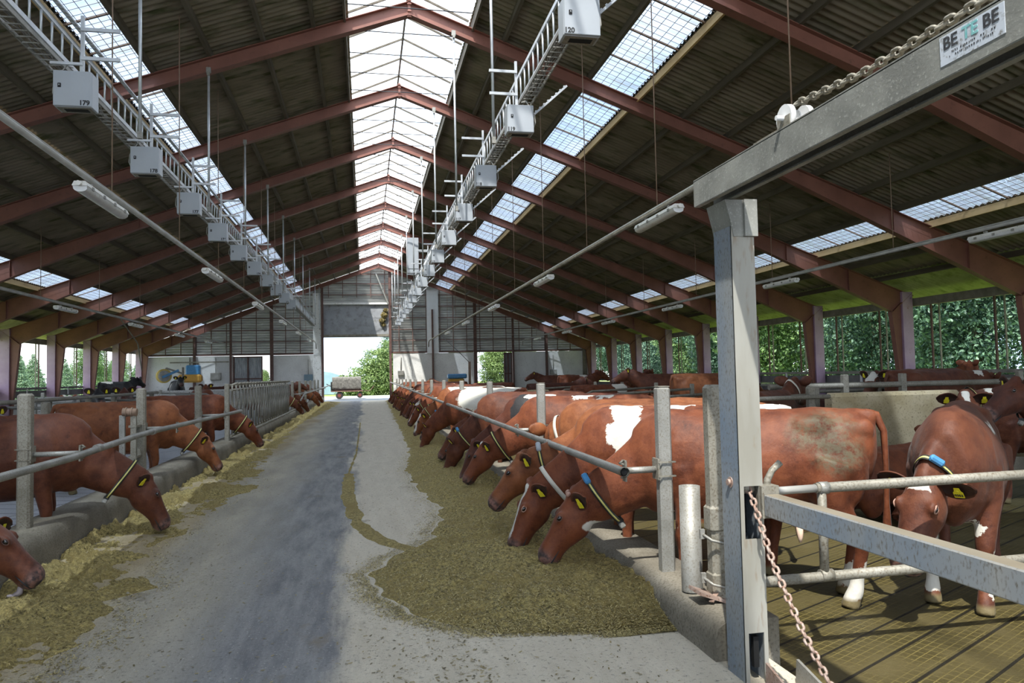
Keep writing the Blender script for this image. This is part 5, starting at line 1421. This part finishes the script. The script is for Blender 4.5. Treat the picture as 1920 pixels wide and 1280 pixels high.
for i in range(11):
    y = 4 + i * 8.0; x = 25.5 + (i * 37 % 5) * .7
    tree(x, y, kinds[i % 6], .92 + .05 * (i * 7 % 4), i * 2.1, 'leafy green tree outside the open right wall, %s from the camera in the front row' % ORD[i], 'trees beyond the right wall', 'pale' if i % 4 == 1 else 'dark')
for i in range(11):
    tree(39, 2 + i * 10.5, kinds[(i + 2) % 6], 1.25, i * 1.3 + .5, 'tall dark tree standing behind the front trees right of the barn, %s from the camera' % ORD[i], 'rear trees beyond the right wall')
for i in range(14):
    y = 46 + i * 5.6; x = -31 - (i * 29 % 5) * .9
    tree(x, y, 'conifer' if i % 3 else 'mid', (.60 if i % 3 else .46) + .05 * (i * 3 % 4), i * 1.7, 'pale green tree outside the open left wall, %s from the camera' % ORD[i], 'trees beyond the left wall')
for i in range(7):
    tree(-50 - (i % 2) * 3, 62 + 10 * i, 'conifer', .80 + .06 * (i % 3), i, 'distant conifer far beyond the left wall, %s from the camera' % ORD[i], 'distant conifers on the left')
for i, (x, y, k, s, l) in enumerate(((.1, 73.5, 'bush', 1.0, 'sunlit light green bush behind the hay trailer through the big doorway'),
        (3.9, 80, 'dark1', .72, 'taller blue green tree behind the sunlit bush right of the doorway'),
        (-9.2, 72.5, 'light', .26, 'low light green shrub seen through the narrow gap beside the metal door'),
        (12.6, 72, 'light', .62, 'light green hedge tree filling the small right opening in the end wall'),
        (15.5, 73, 'light', .6, 'light green hedge tree beyond the far right corner of the end wall'),
        (9.6, 74, 'light', .56, 'light green hedge tree left of the one in the small right opening'))):
    tree(x, y, k, s, 0.4 * i, l, z=-.03)
# tarpaulin heap
P = []
for i in range(13):
    a = PI * i / 12
    P.append([(-5.6 + 4.3 * math.cos(a) * (1 - .05 * j), 79 + 1.5 * j, 3.1 * math.sin(a) ** .8 * (1 - .06 * abs(j - 3)) + .05 * math.sin(i * 2.3 + j)) for j in range(8)])
tp = MB().grid(P)
for e in (0, 7): tp.add([P[i][e] for i in range(13)], [list(range(13))])
tag(tp.build('covered_heap', 'tarp'), 'pale blue tarpaulin covered silage heap outside the doorway', 'heap')

# trailer and bale
t = thing('farm_trailer', 'low flat farm trailer standing outside the big doorway', 'trailer', (-1.35, 61.3, 0), .0)
MB().box((-.05, 0, .62), (2.5, 1.5, .09)).build('bed', 'brown_steel', t)
MB().box((-1.28, 0, 1.0), (.06, 1.4, .75)).build('end_rack', 'black', t)
for wx in (-.65, .95):
    for wy in (-.6, .6):
        wh = MB(); a = [(wx, wy - .09, .28), (wx, wy + .09, .28)]
        wh.tube(a, .28 if wx < 0 else .23, 16); w1 = wh.build('wheel', 'tyre', t)
        MB().tube([(wx, wy - .1, .28), (wx, wy + .1, .28)], .13, 10).build('rim', 'rim', w1)
    MB().box((wx, 0, .42), (.1, 1.2, .3)).build('axle', 'black', t)
MB().tube([(1.2, 0, .6), (1.75, 0, .6), (2.05, 0, .95), (2.0, 0, 1.0)], .03, 6).build('drawbar', 'brown_steel', t)
bl = MB(); rn = random.Random(3)
P = []
for i in range(25):
    a = 2 * PI * i / 24
    cx, cz = math.cos(a), math.sin(a)
    sx = math.copysign(abs(cx) ** .45, cx) * .62; sz = math.copysign(abs(cz) ** .45, cz) * .55
    P.append([(-1.2 + 2.25 * j / 14, sx * (1 + rn.uniform(-.03, .03)), sz * (1 + rn.uniform(-.04, .04))) for j in range(15)])
for e in (0, 14): P_e = [P[i][e] for i in range(24)]; bl.add(P_e, [list(range(24))])
bl.grid(P[:-1], False, True)
o = bl.build('hay_bale', 'hay'); o.location = (-1.35, 61.3, 1.215)
tag(o, 'big grey hay bale lying on the trailer outside the doorway', 'hay bale')
pp = MB().bar((-3.05, 62.0, 1.2), (-2.1, 62.3, .62), .06, .06).bar((-2.1, 62.3, .62), (-1.7, 62.8, 1.9), .05, .05).build('prop_bar', 'black')
tag(pp, 'dark crossed metal bars leaning beside the tarpaulin heap behind the trailer', 'bar')

link('straw_clump', crown(21, [(1.45, WALL_Y - .1, 6.2, .22), (1.3, WALL_Y - .1, 5.8, .2), (1.55, WALL_Y - .1, 6.55, .16), (1.4, WALL_Y - .1, 5.5, .14)], 1500, .06, 'straw'), wall_back)['kind'] = 'stuff'
